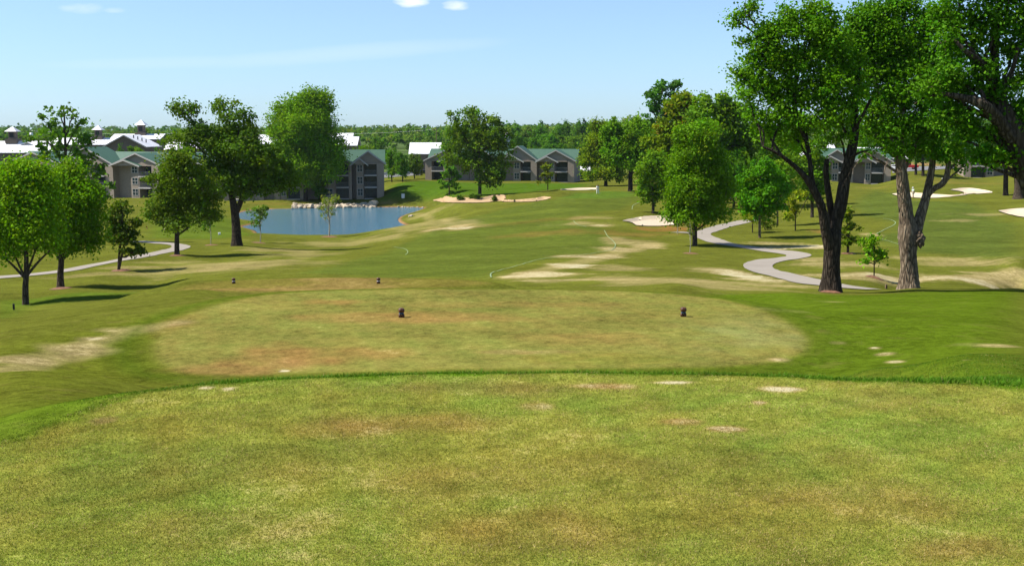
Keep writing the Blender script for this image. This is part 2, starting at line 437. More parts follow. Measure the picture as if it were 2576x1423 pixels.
M['band_blue'] = plain('blue_band', (0.03, 0.07, 0.12), 0.5)
M['band_white'] = plain('white_band', (0.60, 0.60, 0.62), 0.5)
M['post'] = plain('post_wood', (0.16, 0.11, 0.06), 0.9, noise=0.3, scale=12)
M['orange'] = plain('orange_paint', (0.50, 0.17, 0.07), 0.7)
M['metal'] = plain('galvanised_metal', (0.35, 0.36, 0.37), 0.4, 0.5, metal=0.4)
def brick(name, a, b_):
    m, t, b = mat(name, 0.9, 0.15)
    tc = N(t, 'ShaderNodeTexCoord')
    n1 = noise_node(t, tc.outputs['Object'], 1.2, 6, 0.7); n2 = noise_node(t, tc.outputs['Object'], 14, 3, 0.7)
    sp = N(t, 'ShaderNodeSeparateXYZ'); L(t, tc.outputs['Object'], sp.inputs[0])
    cb = N(t, 'ShaderNodeCombineXYZ'); L(t, math_node(t, 'ADD', sp.outputs[0], sp.outputs[1]), cb.inputs[0]); L(t, sp.outputs[2], cb.inputs[1])
    br = N(t, 'ShaderNodeTexBrick'); br.inputs['Scale'].default_value = 1.0
    br.inputs['Brick Width'].default_value = 0.45; br.inputs['Row Height'].default_value = 0.2; br.inputs['Mortar Size'].default_value = 0.015
    br.inputs['Color1'].default_value = a + (1,); br.inputs['Color2'].default_value = b_ + (1,); br.inputs['Mortar'].default_value = tuple(v * 1.15 for v in b_) + (1,)
    L(t, cb.outputs[0], br.inputs['Vector'])
    f = math_node(t, 'ADD', 0.72, math_node(t, 'MULTIPLY', math_node(t, 'ADD', n1, n2), 0.28))
    sc = N(t, 'ShaderNodeVectorMath', operation='SCALE'); L(t, br.outputs['Color'], sc.inputs[0]); L(t, f, sc.inputs['Scale'])
    L(t, sc.outputs[0], b.inputs['Base Color'])
    return m
M['brick'] = brick('tan_brick', (0.25, 0.20, 0.155), (0.29, 0.235, 0.185))
M['brown_brick'] = brick('brown_brick', (0.13, 0.10, 0.08), (0.16, 0.125, 0.10))
def water_material():
    m, t, b = mat('pond_water', 0.12, 0.5)
    b.inputs['Base Color'].default_value = (0.065, 0.15, 0.20, 1)
    b.inputs['IOR'].default_value = 1.33
    tc = N(t, 'ShaderNodeTexCoord'); mp = N(t, 'ShaderNodeMapping'); mp.inputs['Scale'].default_value = (1, 1, 1)
    L(t, tc.outputs['Object'], mp.inputs[0])
    n1 = noise_node(t, mp.outputs[0], 3.2, 5, 0.6); n2 = noise_node(t, mp.outputs[0], 0.10, 4, 0.6)
    bn = N(t, 'ShaderNodeBump'); bn.inputs['Distance'].default_value = 0.22
    L(t, math_node(t, 'ADD', 0.45, math_node(t, 'MULTIPLY', n2, 0.9)), bn.inputs['Strength'])
    L(t, n1, bn.inputs['Height']); L(t, bn.outputs[0], b.inputs['Normal'])
    return m
M['water'] = water_material()
def speck(name, c1, c2, sc, bump=0.3, rough=0.9):
    m, t, b = mat(name, rough, 0.15)
    tc = N(t, 'ShaderNodeTexCoord')
    n1 = noise_node(t, tc.outputs['Object'], sc, 8, 0.75); n2 = noise_node(t, tc.outputs['Object'], sc * 0.05, 4, 0.6)
    f = math_node(t, 'MULTIPLY', math_node(t, 'SUBTRACT', math_node(t, 'ADD', math_node(t, 'MULTIPLY', n1, 0.5), math_node(t, 'MULTIPLY', n2, 0.5)), 0.35), 3.3, clamp=True)
    L(t, mixrgb(t, f, c1 + (1,), c2 + (1,)), b.inputs['Base Color'])
    bn = N(t, 'ShaderNodeBump'); bn.inputs['Strength'].default_value = bump; bn.inputs['Distance'].default_value = 0.05
    L(t, n1, bn.inputs['Height']); L(t, bn.outputs[0], b.inputs['Normal'])
    return m
M['path'] = speck('concrete_path', (0.255, 0.22, 0.175), (0.315, 0.275, 0.225), 6.0, 0.2)
M['sand'] = speck('pale_sand', (0.50, 0.40, 0.275), (0.60, 0.49, 0.345), 2.0, 0.5)
M['sand_orange'] = speck('orange_sand', (0.34, 0.225, 0.12), (0.45, 0.31, 0.17), 2.0, 0.5)
M['asphalt'] = speck('asphalt', (0.16, 0.155, 0.15), (0.22, 0.215, 0.21), 5.0, 0.2)
M['stone'] = speck('limestone', (0.34, 0.26, 0.17), (0.52, 0.45, 0.34), 2.5, 0.6)
M['chalk'] = plain('chalk_line', (0.21, 0.28, 0.13), 0.95, noise=0.25, scale=4)

# ------------------------------------------------------------------ object helpers
def setp(o, label=None, cat=None, group=None, kind=None):
    for k, v in (('label', label), ('category', cat), ('group', group), ('kind', kind)):
        if v is not None: o[k] = v
    return o
def mesh_obj(name, verts, faces, m, parent=None, smooth_=False, cols=None, attrs=None):
    me = bpy.data.meshes.new(name)
    if isinstance(verts, np.ndarray) and isinstance(faces, np.ndarray):
        nf, k = faces.shape
        me.vertices.add(len(verts)); me.vertices.foreach_set('co', np.ascontiguousarray(verts, dtype=np.float32).ravel())
        me.loops.add(nf * k); me.loops.foreach_set('vertex_index', np.ascontiguousarray(faces, dtype=np.int32).ravel())
        me.polygons.add(nf)
        me.polygons.foreach_set('loop_start', np.arange(0, nf * k, k, dtype=np.int32))
        if smooth_: me.polygons.foreach_set('use_smooth', np.ones(nf, dtype=bool))
        me.update(calc_edges=True)
    else:
        me.from_pydata([tuple(v) for v in verts], [], [tuple(f) for f in faces])
        if smooth_:
            for p in me.polygons: p.use_smooth = True
        me.update()
    if cols is not None:
        a = me.color_attributes.new('Col', 'FLOAT_COLOR', 'POINT')
        c4 = np.ones((len(cols), 4), np.float32); c4[:, :3] = cols
        a.data.foreach_set('color', c4.ravel())
    if attrs:
        for k, v in attrs.items():
            a = me.attributes.new(k, 'FLOAT', 'POINT'); a.data.foreach_set('value', np.asarray(v, np.float32))
    o = bpy.data.objects.new(name, me)
    if m is not None: me.materials.append(m)
    COL.objects.link(o)
    if parent is not None: o.parent = parent
    return o
def empty(name, loc, rz=0.0, label=None, cat=None, group=None):
    o = bpy.data.objects.new(name, None); COL.objects.link(o)
    o.empty_display_size = 0.2
    o.location = tuple(float(v) for v in loc); o.rotation_euler = (0, 0, rz)
    return setp(o, label, cat, group)
def copy_tree(o, loc, rz=0.0, sc=None, label=None, group=None):
    r = o.copy(); COL.objects.link(r); r.location = tuple(float(v) for v in loc); r.rotation_euler = (0, 0, rz)
    if sc is not None: r.scale = sc if isinstance(sc, tuple) else (sc,) * 3
    if label: r['label'] = label
    if group: r['group'] = group
    for ch in list(o.children):
        c = ch.copy(); COL.objects.link(c); c.parent = r
        for g in list(ch.children):
            d = g.copy(); COL.objects.link(d); d.parent = c
    return r
class MB:
    def __init__(s): s.v = []; s.f = []
    def box(s, x0, x1, y0, y1, z0, z1):
        b = len(s.v)
        s.v += [(x0,y0,z0),(x1,y0,z0),(x1,y1,z0),(x0,y1,z0),(x0,y0,z1),(x1,y0,z1),(x1,y1,z1),(x0,y1,z1)]
        s.f += [(b,b+3,b+2,b+1),(b+4,b+5,b+6,b+7),(b,b+1,b+5,b+4),(b+1,b+2,b+6,b+5),(b+2,b+3,b+7,b+6),(b+3,b,b+4,b+7)]
        return s
    def prism(s, poly, axis, a, b_):
        """poly: 2D outline extruded along axis from a to b_"""
        b = len(s.v); n_ = len(poly)
        def mk(p, q):
            if axis == 'y': return (p[0], q, p[1])
            if axis == 'x': return (q, p[0], p[1])
            return (p[0], p[1], q)
        s.v += [mk(p, a) for p in poly] + [mk(p, b_) for p in poly]
        s.f += [tuple(range(b, b + n_)), tuple(range(b + 2 * n_ - 1, b + n_ - 1, -1))]
        s.f += [(b + i, b + n_ + i, b + n_ + (i + 1) % n_, b + (i + 1) % n_) for i in range(n_)]
        return s
    def tube(s, a, b_, r0, r1=None, n_=8):
        v, f = tube_np([a, b_], [r0, r1 if r1 is not None else r0], n_, resample=0, caps=True)
        o = len(s.v); s.v += [tuple(q) for q in v]; s.f += [tuple(i + o for i in q) for q in f]
        return s
    def build(s, name, m, parent=None, smooth_=False, bevel=0):
        o = mesh_obj(name, s.v, s.f, m, parent, smooth_)
        if bevel:
            md = o.modifiers.new('bevel', 'BEVEL'); md.width = bevel; md.segments = 2
        return o
def tube_np(pts, radii, sides=8, resample=4, caps=False, wob=0.0, rs=None):
    pr = np.column_stack([np.asarray(pts, float), np.asarray(radii, float)])
    if resample: pr = catmull(pr, resample)
    p, r = pr[:, :3], np.maximum(pr[:, 3], 0.002)
    t = np.gradient(p, axis=0); t /= np.linalg.norm(t, axis=1)[:, None] + 1e-9
    up = np.array([0.03, 1.0, 0.05]) if abs(t[0][2]) > 0.7 else np.array([0, 0, 1.0])
    V = []; 
    for i in range(len(p)):
        s = np.cross(t[i], up); s /= np.linalg.norm(s) + 1e-9
        w = np.cross(s, t[i]); w /= np.linalg.norm(w) + 1e-9
        up = w
        ang = np.linspace(0, 2 * math.pi, sides, endpoint=False)
        rr = r[i] * np.ones(sides)
        if wob: rr = rr * (1 + wob * np.sin(ang * 3 + i * 0.13 + 1) * 0.5 + wob * np.sin(ang * 7 + i * 0.21) * 0.5 + (rs.uniform(-wob, wob, sides) * 0.25 if rs is not None else 0))
        V.append(p[i] + np.cos(ang)[:, None] * s * rr[:, None] + np.sin(ang)[:, None] * w * rr[:, None])
    V = np.vstack(V)
    F = []
    for i in range(len(p) - 1):
        for j in range(sides):
            a = i * sides + j; b = i * sides + (j + 1) % sides
            F.append((a, b, b + sides, a + sides))
    if caps:
        F.append(tuple(range(sides - 1, -1, -1))); m_ = (len(p) - 1) * sides; F.append(tuple(range(m_, m_ + sides)))
    return V, F

# ------------------------------------------------------------------ ground colour, in world metres
def stroke_d(pts3, x, y, reach):
    """distance to a polyline (world)"""
    p = np.asarray(pts3)[:, :2]; out = np.full(len(x), 1e9)
    m = (x > p[:, 0].min() - reach) & (x < p[:, 0].max() + reach) & (y > p[:, 1].min() - reach) & (y < p[:, 1].max() + reach)
    if not m.any(): return out
    X, Y = x[m], y[m]; best = np.full(len(X), 1e9)
    for i in range(len(p) - 1):
        a, b = p[i], p[i + 1]; dx, dy = b - a
        t = np.clip(((X - a[0]) * dx + (Y - a[1]) * dy) / (dx * dx + dy * dy + 1e-12), 0, 1)
        best = np.minimum(best, np.hypot(X - a[0] - t * dx, Y - a[1] - t * dy))
    out[m] = best
    return out
def gpoly(pts): return at_many(pts)[:, :2]
STR = (0.36, 0.34, 0.19)
ZONES = []   # (kind, shape, softness, colour or None, dry or None, strength)
def zone(pts, soft, c=None, d=None, k=1.0, plane=None):
    w = plane_pts(pts, plane) if plane is not None else gpoly(pts)
    ZONES.append(('poly', w, soft, c, d, k))
def blot(px, py, rx, ry, c=None, d=None, k=1.0, nz=0.5):
    """ellipse on the ground centred where that spot is; sizes given by its outline"""
    q = at_many([(px, py), (px - rx, py), (px + rx, py), (px, py - ry), (px, py + ry)])
    wx = max(0.05, (q[2][0] - q[1][0]) / 2); wy = max(0.05, abs(q[3][1] - q[4][1]) / 2)
    wy = min(wy, wx * 3.0)
    if c is STR: k = min(1.0, k * 1.15); rx *= 1.15; ry *= 1.25
    ZONES.append(('ell', (q[0][0], q[0][1], wx, wy, nz), 0, c, d, k))
def streak(pts, w, c=None, d=None, k=1.0):
    ZONES.append(('line', at_many(pts), w, c, d, k))

ROUGH = (0.112, 0.150, 0.026)
FAIR = (0.090, 0.142, 0.026)
DEEP = (0.080, 0.150, 0.012)
BRT = (0.118, 0.158, 0.022)
TEE = (0.236, 0.308, 0.058)
ZONES.append(('poly', TEE1, 0.35, TEE, 0.58, 1.0))
zone([(1560,737),(1800,738),(2050,739),(2300,734),(2560,730),(2560,958),(2200,945),(1900,933),(1500,928),(1940,912),(2040,850),(1960,790),(1820,750)], 0.8, DEEP, 0.16, 1.0)
zone([(0,1095),(150,1035),(300,975),(420,950),(380,900),(390,850),(430,805),(330,800),(0,870)], 0.9, (0.115, 0.165, 0.02), 0.32, 0.8)
ZONES.append(('poly', TEE2, 0.18, (0.185, 0.215, 0.058), 0.46, 1.0))
ZONES.append(('poly', TEE3, 0.4, (0.155, 0.165, 0.04), 0.45, 1.0))
# fairways, green
FAIRP = [(760,688),(870,660),(960,640),(1000,618),(1060,592),(1110,566),(1190,545),(1290,520),(1400,502),(1500,482),(1590,482),(1610,500),(1560,528),(1450,545),(1440,558),(1500,566),(1526,580),(1530,600),(1552,618),(1470,640),(1345,657),(1270,675),(1235,690),(1240,700),(1100,696),(900,693)]
zone(FAIRP, 1.2, FAIR, 0.06, 1.0)
zone([(1400,498),(1440,488),(1520,481),(1590,483),(1600,492),(1520,500)], 1.5, (0.085, 0.17, 0.025), 0.0, 1.0)
zone([(2140,520),(2200,478),(2300,505),(2450,512),(2520,560),(2560,560),(2560,648),(2400,640),(2300,635),(2230,610),(2150,600),(2250,585),(2260,560),(2180,545)], 2.0, (0.083, 0.135, 0.028), 0.05, 1.0)
zone([(970,500),(990,465),(1060,455),(1260,462),(1480,462),(1460,478),(1330,484),(1200,495),(1100,498)], 2.5, (0.058, 0.145, 0.012), 0.02, 0.9)
# the rough left of the pond
zone([(380,600),(380,540),(450,510),(560,540),(600,560),(640,590),(560,600)], 2.0, (0.085, 0.155, 0.02), 0.05, 0.9)
zone([(0,800),(60,770),(300,750),(340,735),(200,735),(0,755)], 1.5, (0.085, 0.165, 0.02), 0.05, 0.9)
# worn patches on the tees
for b_ in [(700,890,150,32,(0.27,0.19,0.075),0.62,0.8),(900,885,190,22,(0.26,0.19,0.07),0.6,0.7),(560,930,170,16,(0.24,0.17,0.07),0.4,0.6),(720,915,60,14,(0.26,0.19,0.08),0.6,0.6),
           (1100,800,330,14,(0.25,0.185,0.07),0.5,0.6),(1300,765,300,9,(0.23,0.19,0.065),0.55,0.5),(820,760,120,9,(0.25,0.18,0.065),0.5,0.6),
           (1500,850,260,14,(0.23,0.195,0.065),0.4,0.4),(1290,885,120,6,(0.27,0.21,0.1),0.6,0.6),(640,728,200,3,(0.25,0.19,0.085),0.65,0.6),(830,727,120,3,(0.27,0.21,0.095),0.65,0.6),
           (1880,845,210,60,(0.215,0.262,0.095),0.36,1.0,0.501),(1700,800,160,30,(0.175,0.19,0.052),0.35,0.7),(1500,905,250,14,(0.165,0.19,0.04),0.35,0.6),
           (1240,975,300,22,(0.19,0.20,0.055),0.5,0.7),(420,820,70,30,(0.2,0.17,0.05),0.4,0.5)]:
    blot(*b_)
for b_ in [(1975,978,72,9,(0.44,0.31,0.16),1.15,0.9),(1510,971,95,8,(0.34,0.25,0.12),0.9,0.8),(1830,1078,45,7,(0.40,0.24,0.13),1.0,0.8),(1720,1060,50,8,(0.35,0.25,0.12),0.9,0.6),
           (265,1056,32,9,(0.30,0.24,0.12),0.7,0.7),(1350,1022,45,10,(0.33,0.24,0.11),0.9,0.6),(1700,962,65,4,(0.45,0.36,0.2),1.2,0.8),(1960,904,42,9,(0.5,0.45,0.27),1.1,0.7),
           (1910,1012,12,4,(0.35,0.2,0.12),0.9,0.8),(1030,1060,260,26,(0.27,0.20,0.07),0.75,0.5),(820,1080,160,26,(0.28,0.20,0.07),0.75,0.5),(1290,1330,280,60,(0.27,0.21,0.07),0.65,0.45),
           (2200,1260,300,60,(0.27,0.21,0.07),0.65,0.45),(1150,1220,240,40,(0.25,0.205,0.065),0.6,0.4),(600,1330,260,50,(0.25,0.20,0.065),0.6,0.4),(2420,1380,200,40,(0.30,0.21,0.08),0.8,0.5),
           (700,1150,280,50,(0.16,0.20,0.045),0.4,0.5),(1600,1180,200,40,(0.17,0.205,0.045),0.42,0.4),(350,1210,250,50,(0.165,0.20,0.045),0.42,0.5),(2000,1160,220,30,(0.16,0.20,0.045),0.4,0.4),
           (2250,1000,200,30,(0.18,0.21,0.055),0.4,0.5),(715,932,14,2,(0.6,0.6,0.5),1.2,0.9),(520,975,18,3,(0.6,0.55,0.4),1.2,0.8),(575,978,20,2,(0.5,0.45,0.3),1.1,0.7)]:
    blot(*b_)
# dry streaks around the course
for b_ in [(330,830,110,14,STR,1.0,0.8),(240,850,60,8,STR,1.1,0.7),(180,875,140,16,STR,0.85,0.6),(60,905,110,10,STR,0.8,0.55),(200,890,60,6,STR,1.0,0.6),
           (1450,668,60,7,STR,1.15,0.85),(1370,690,110,9,STR,1.0,0.75),(1300,694,60,8,STR,1.0,0.7),(1490,645,90,6,STR,1.0,0.75),(1560,628,80,6,STR,0.95,0.7),(1560,605,50,10,STR,0.8,0.55),
           (1610,618,60,7,STR,0.9,0.6),(1420,705,120,5,STR,0.95,0.6),(1560,676,90,6,STR,0.75,0.5),(1640,700,160,8,STR,0.7,0.45),(1500,567,60,3,STR,1.0,0.7),(1455,562,70,4,STR,0.7,0.5),(1480,548,60,4,STR,0.7,0.5),
           (1860,694,55,9,STR,1.15,0.85),(1920,705,80,8,STR,1.0,0.7),(1800,680,80,8,STR,0.85,0.6),(1750,712,200,8,STR,0.75,0.5),(1900,716,120,5,STR,0.8,0.5),
           (2010,622,110,7,STR,1.1,0.75),(1930,612,60,5,STR,0.9,0.6),(2110,665,120,10,STR,0.85,0.6),(2150,690,110,8,STR,0.95,0.65),(2420,700,130,9,STR,1.05,0.8),(2520,690,100,9,STR,0.9,0.6),
           (2420,662,160,10,STR,0.85,0.55),(2340,650,110,6,STR,0.7,0.5),(2530,712,80,8,STR,0.8,0.5),(2240,705,60,8,STR,1.0,0.6),(2060,650,60,5,STR,0.8,0.5),
           (1150,572,75,7,(0.40,0.34,0.17),1.15,0.85),(1060,562,60,3,STR,0.9,0.4),(1080,535,60,4,STR,0.8,0.35),(1170,560,50,10,STR,0.6,0.4),
           (700,630,120,5,STR,0.7,0.45),(650,665,160,12,STR,0.65,0.4),(520,670,150,12,STR,0.6,0.4),(760,640,90,8,STR,0.6,0.4),(900,610,160,8,STR,0.55,0.4),(330,672,70,4,STR,0.7,0.45),
           (240,690,100,6,STR,0.6,0.4),(420,660,80,5,STR,0.6,0.4),(1690,575,80,8,(0.24,0.13,0.05),0.5,0.7),(1600,590,110,6,(0.20,0.15,0.05),0.4,0.5),(1380,585,160,7,(0.17,0.13,0.04),0.1,0.5),
           (1350,555,140,5,(0.15,0.12,0.035),0.1,0.4),(2090,585,50,6,(0.30,0.19,0.08),0.6,0.6),(1740,565,60,4,(0.25,0.13,0.06),0.4,0.6),(2190,590,30,5,STR,0.9,0.6),(2400,555,60,4,STR,0.6,0.4),
           (2480,540,60,4,STR,0.7,0.4),(1960,780,70,5,STR,0.7,0.2),(2105,862,20,4,STR,1.2,0.8),(2110,760,90,6,STR,0.6,0.4),(2200,875,22,4,STR,1.2,0.8),(2225,890,30,4,STR,1.1,0.7),(2250,910,36,4,STR,1.1,0.7),(2440,865,50,4,STR,0.6,0.15),
           (2520,870,60,5,STR,0.9,0.6),(2430,905,40,5,STR,0.9,0.5),(2260,920,60,6,STR,0.8,0.5),(1300,540,120,4,(0.11,0.16,0.025),0.1,0.4),
           (2320,412,40,14,(0.36,0.25,0.15),0.6,0.9),(2420,462,150,7,(0.19,0.19,0.05),0.3,0.6),(2200,473,80,4,(0.17,0.18,0.045),0.2,0.5),(1660,478,90,6,(0.20,0.18,0.06),0.4,0.6),
           (950,512,70,4,(0.3,0.24,0.12),0.6,0.5),(680,512,130,4,(0.16,0.16,0.04),0.3,0.6),(440,515,100,5,(0.15,0.16,0.04),0.3,0.6),(1180,505,60,5,(0.14,0.16,0.03),0.2,0.5)]:
    blot(*b_)

streak([(-10,908),(120,893),(240,862),(330,832),(445,812)], 0.34, STR, 0.9, 0.5)
streak([(-10,935),(120,905),(260,885)], 0.3, STR, 0.8, 0.5)
streak([(1300,697),(1380,676),(1450,662),(1540,640),(1610,622),(1650,612)], 1.2, STR, 0.8, 0.45)
streak([(1560,602),(1620,606),(1650,616)], 1.6, STR, 0.75, 0.35)
streak([(2130,700),(2260,708),(2400,698),(2560,686)], 1.6, STR, 0.85, 0.55)
streak([(1940,622),(2010,621),(2070,624)], 1.3, STR, 0.9, 0.6)
streak([(1040,538),(1080,548),(1150,572),(1210,566)], 1.0, STR, 0.6, 0.3)
def ground_colour(x, y, r):
    nv = len(x)
    c = np.empty((nv, 3)); c[:] = ROUGH
    d = np.full(nv, 0.30)
    w = 0.5 + 0.5 * noise2(x, y, 30, 21)
    c *= (1 + 0.10 * (w - 0.5))[:, None]
    d += 0.20 * noise2(x, y, 11, 22) + 0.10 * noise2(x, y, 3.5, 23)
    # bank of the upper tee: uncut grass
    def tee_mix(c, m, q=1.0):
        v = np.clip(0.5 + 0.55 * noise2(x[m], y[m], 2.6, 51) + 0.45 * noise2(x[m], y[m], 0.8, 52) + 0.25 * noise2(x[m], y[m], 0.3, 53), 0, 1)[:, None]
        c[m] = c[m] * (1 + q * ((1 - v) * np.array([-0.24, 0.0, -0.05]) + v * np.array([0.20, -0.03, 0.20])))
        return c
    s1 = sdist(TEE1, x, y, 3.0)
    s1j = s1 + 0.10 * noise2(x, y, 0.5, 54) + 0.05 * noise2(x, y, 0.17, 55)
    t = np.clip(1 - (s1j - 0.1) / 2.6, 0, 1) * smooth((s1j + 0.16) / 0.14)
    t_bank = t
    c = c * (1 - t[:, None]) + np.array([0.062, 0.145, 0.012]) * t[:, None]; d = d * (1 - t) + 0.10 * t
    s2 = sdist(TEE2, x, y, 1.6)
    nzA = noise2(x, y, 3.1, 31); nzB = noise2(x, y, 0.9, 32)
    wob = 0.6 * nzA + 0.4 * nzB; nzC = noise2(x, y, 7.0, 33)
    for kind, g, soft, col, dry, k in ZONES:
        if kind == 'poly':
            s = sdist(g, x, y, soft * 1.5 + 0.5)
            t = smooth(0.5 - s / (2 * max(soft, 1e-3)))
        elif kind == 'ell':
            X, Y, rx, ry, nz = g
            q = np.sqrt(((x - X) / rx)**2 + ((y - Y) / ry)**2)
            t = smooth(1.15 * (1.25 - q + nz * (wob + 0.5 * nzC) * 1.5))
            t[q > 2.4] = 0
            if nz == 0.501: t = t * smooth(0.5 - s2 / 0.3)
        else:
            q = stroke_d(g, x, y, soft * 3); t = smooth(1.3 - q / soft + 0.5 * wob)
        t = t * k
        if kind == 'ell' and dry is not None and dry > 0.5: tc_ = t * 0.85
        else: tc_ = t
        if col is not None: c = c * (1 - tc_[:, None]) + np.array(col) * tc_[:, None]
        if dry is not None: d = d * (1 - t) + dry * t
    c = tee_mix(c, (s1 < 0) & (r < 30), 0.75); c = tee_mix(c, (s2 < 0) & (r < 60), 0.45)
    t = t_bank * (r < 30) * (1 - 0.75 * smooth((-x - 1.2) / 2.0))
    c = c * (1 - t[:, None]) + np.array([0.085, 0.20, 0.012]) * t[:, None]; d = d * (1 - t) + 0.10 * t
    t = np.clip(1 - np.abs(s2 - 0.45) / 0.45, 0, 1) * 0.75
    c = c * (1 - t[:, None]) + np.array([0.066, 0.125, 0.012]) * t[:, None]; d = d * (1 - t) + 0.08 * t
    # pond shore
    sp = sdist(POND, x, y, 6)
    t = smooth(1.3 - sp / 0.7) * (sp < 3)
    c = c * (1 - t[:, None]) + np.array([0.27, 0.19, 0.115]) * t[:, None]; d = d * (1 - t) + 0.2 * t
    # mowing bands of the main fairway
    f = (y > 60) & (y < 240)
    st = 0.5 + 0.5 * np.sin((y + 0.12 * x + 3 * noise2(x, y, 60, 41)) * 2 * math.pi / 15.0)
    c[f] *= (0.955 + 0.09 * smooth((st[f] - 0.2) / 0.6))[:, None]
    c *= np.array([0.89, 0.725, 0.56])
    far = smooth((r - 330) / 60)
    c = c * (1 - far[:, None]) + np.array([0.07, 0.11, 0.03]) * far[:, None]; d = d * (1 - far) + 0.2 * far
    return c, d

def build_terrain():
    th = np.concatenate([np.linspace(-math.pi, -0.56, 30, endpoint=False), np.linspace(-0.56, -0.46, 16, endpoint=False),
                         np.linspace(-0.46, 0.46, 700, endpoint=False), np.linspace(0.46, 0.56, 16, endpoint=False), np.linspace(0.56, math.pi, 30, endpoint=False)])
    seg = lambda a, b, k: np.exp(np.linspace(math.log(a), math.log(b), k, endpoint=False))
    rr = np.concatenate([seg(0.4, 3.8, 10), seg(3.8, 12, 170), seg(12, 50, 300), seg(50, 320, 400), seg(320, 900, 60), seg(900, 3500, 26), [3500]])
    T, R = np.meshgrid(th, rr)
    x = (np.sin(T) * R).ravel(); y = (np.cos(T) * R).ravel()
    z = height(x, y)
    nt, nr = len(th), len(rr)
    idx = np.arange(nt * nr).reshape(nr, nt)
    a = idx[:-1]; b = np.roll(idx, -1, 1)[:-1]; c = np.roll(idx, -1, 1)[1:]; d = idx[1:]
    F = np.stack([a, d, c, b], -1).reshape(-1, 4)
    x = np.append(x, 0); y = np.append(y, 0); z = np.append(z, z[0])
    cc, dd = ground_colour(x, y, np.hypot(x, y))
    ctr = len(x) - 1
    # centre fan as degenerate-free quads
    ring = idx[0]
    F2 = np.array([(ctr, ring[i], ring[(i + 1) % nt], ring[(i + 2) % nt]) for i in range(0, nt - 1, 2)])
    F = np.vstack([F, F2])
    o = mesh_obj('ground', np.stack([x, y, z], 1), F, M['turf'], smooth_=True, cols=cc, attrs={'dry': dd})
    me = o.data
    return setp(o, kind='structure')
build_terrain()

# ------------------------------------------------------------------ standing grass near the camera
def build_blades():
    rs = np.random.RandomState(5)
    def make(nb, r0, r1, thm, hfun, keep, name):
        u = rs.uniform(0, 1, nb)
        r = r0 * (r1 / r0) ** u                       # even over the logarithm of the distance
        th = rs.uniform(-thm, thm, nb)
        x = np.sin(th) * r; y = np.cos(th) * r
        m = keep(x, y); x, y, r = x[m], y[m], r[m]
        c, d = ground_colour(x, y, r)
        if name == 'long_grass': keepm = rs.uniform(0, 1, len(x)) > 0.6 * smooth((-x - 1.4) / 2); x, y, r, c, d = x[keepm], y[keepm], r[keepm], c[keepm], d[keepm]
        m = rs.uniform(0, 1, len(x)) > np.clip((d - 0.68) * 2.2, 0, 0.85)
        x, y, r, c, d = x[m], y[m], r[m], c[m], d[m]
        z = height(x, y)
        nb = len(x)
        h, w = hfun(x, y, r, rs)
        a = rs.uniform(0, 6.283, nb); lean = rs.normal(0, 1.3, nb)
        la = rs.uniform(0, 6.283, nb)
        V = np.zeros((nb, 3, 3))
        V[:, 0] = np.stack([x - np.cos(a) * w, y - np.sin(a) * w, z - 0.004], 1)
        V[:, 1] = np.stack([x + np.cos(a) * w, y + np.sin(a) * w, z - 0.004], 1)
        V[:, 2] = np.stack([x + np.cos(la) * lean * h, y + np.sin(la) * lean * h, z + h], 1)
        clump = 0.5 + 0.5 * noise2(x, y, 0.35, 61); cl2 = 0.5 + 0.5 * noise2(x, y, 0.09, 62)
        dryp = np.clip(d * 0.42 - 0.02 + 0.30 * (noise2(x, y, 0.6, 63)) + 0.22 * noise2(x, y, 0.13, 64), 0, 1)
        if name == 'long_grass':
            dryp = dryp * 0.25; g_ = (0.55 * (1 - 0.8 * smooth((-x - 1.2) / 2)))[:, None]; c = c * (1 - g_) + np.array([0.085, 0.19, 0.014]) * g_
        isdry = rs.uniform(0, 1, nb) < dryp
        col = c * rs.uniform(0.72, 1.25, nb)[:, None] * (0.80 + 0.35 * cl2)[:, None] * (0.85 + 0.3 * clump)[:, None]
        col[:, 0] *= rs.uniform(0.75, 1.2, nb)
        straw = np.array([0.50, 0.37, 0.16]) * rs.uniform(0.5, 1.25, nb)[:, None]
        col[isdry] = col[isdry] * 0.25 + straw[isdry] * 0.75
        col = np.repeat(col, 3, 0)
        o = mesh_obj(name, V.reshape(-1, 3), np.arange(nb * 3).reshape(-1, 3), M['blade'], cols=np.clip(col, 0.003, 0.85))
        return setp(o, kind='stuff')
    def h1(x, y, r, rs):
        n_ = len(x); s = sdist(TEE1, x, y, 3)
        return rs.uniform(0.003, 0.010, n_), rs.uniform(0.0010, 0.0022, n_) * (0.7 + r / 8)
    make(1150000, 3.2, 9.0, 0.76, h1, lambda x, y: sdist(TEE1, x, y, 3) < 0.02, 'cut_grass')
    def h2(x, y, r, rs):
        n_ = len(x); k = 0.5 + 0.5 * noise2(x, y, 0.5, 66)
        s = sdist(TEE1, x, y, 4); return rs.uniform(0.010, 0.034, n_) * (0.5 + k) * (1 - 0.75 * smooth(s / 1.6)) * (1 - 0.85 * smooth((-x - 1.4) / 1.6)), rs.uniform(0.002, 0.004, n_) * (0.6 + r / 12)
    make(560000, 5.0, 18.0, 0.68, h2, lambda x, y: (sdist(TEE1, x, y, 4) > -0.05 + 0.07 * noise2(x, y, 0.6, 71)) & (sdist(TEE1, x, y, 7) < 6.0) & (sdist(TEE2, x, y, 3) > 0.05), 'long_grass')
build_blades()

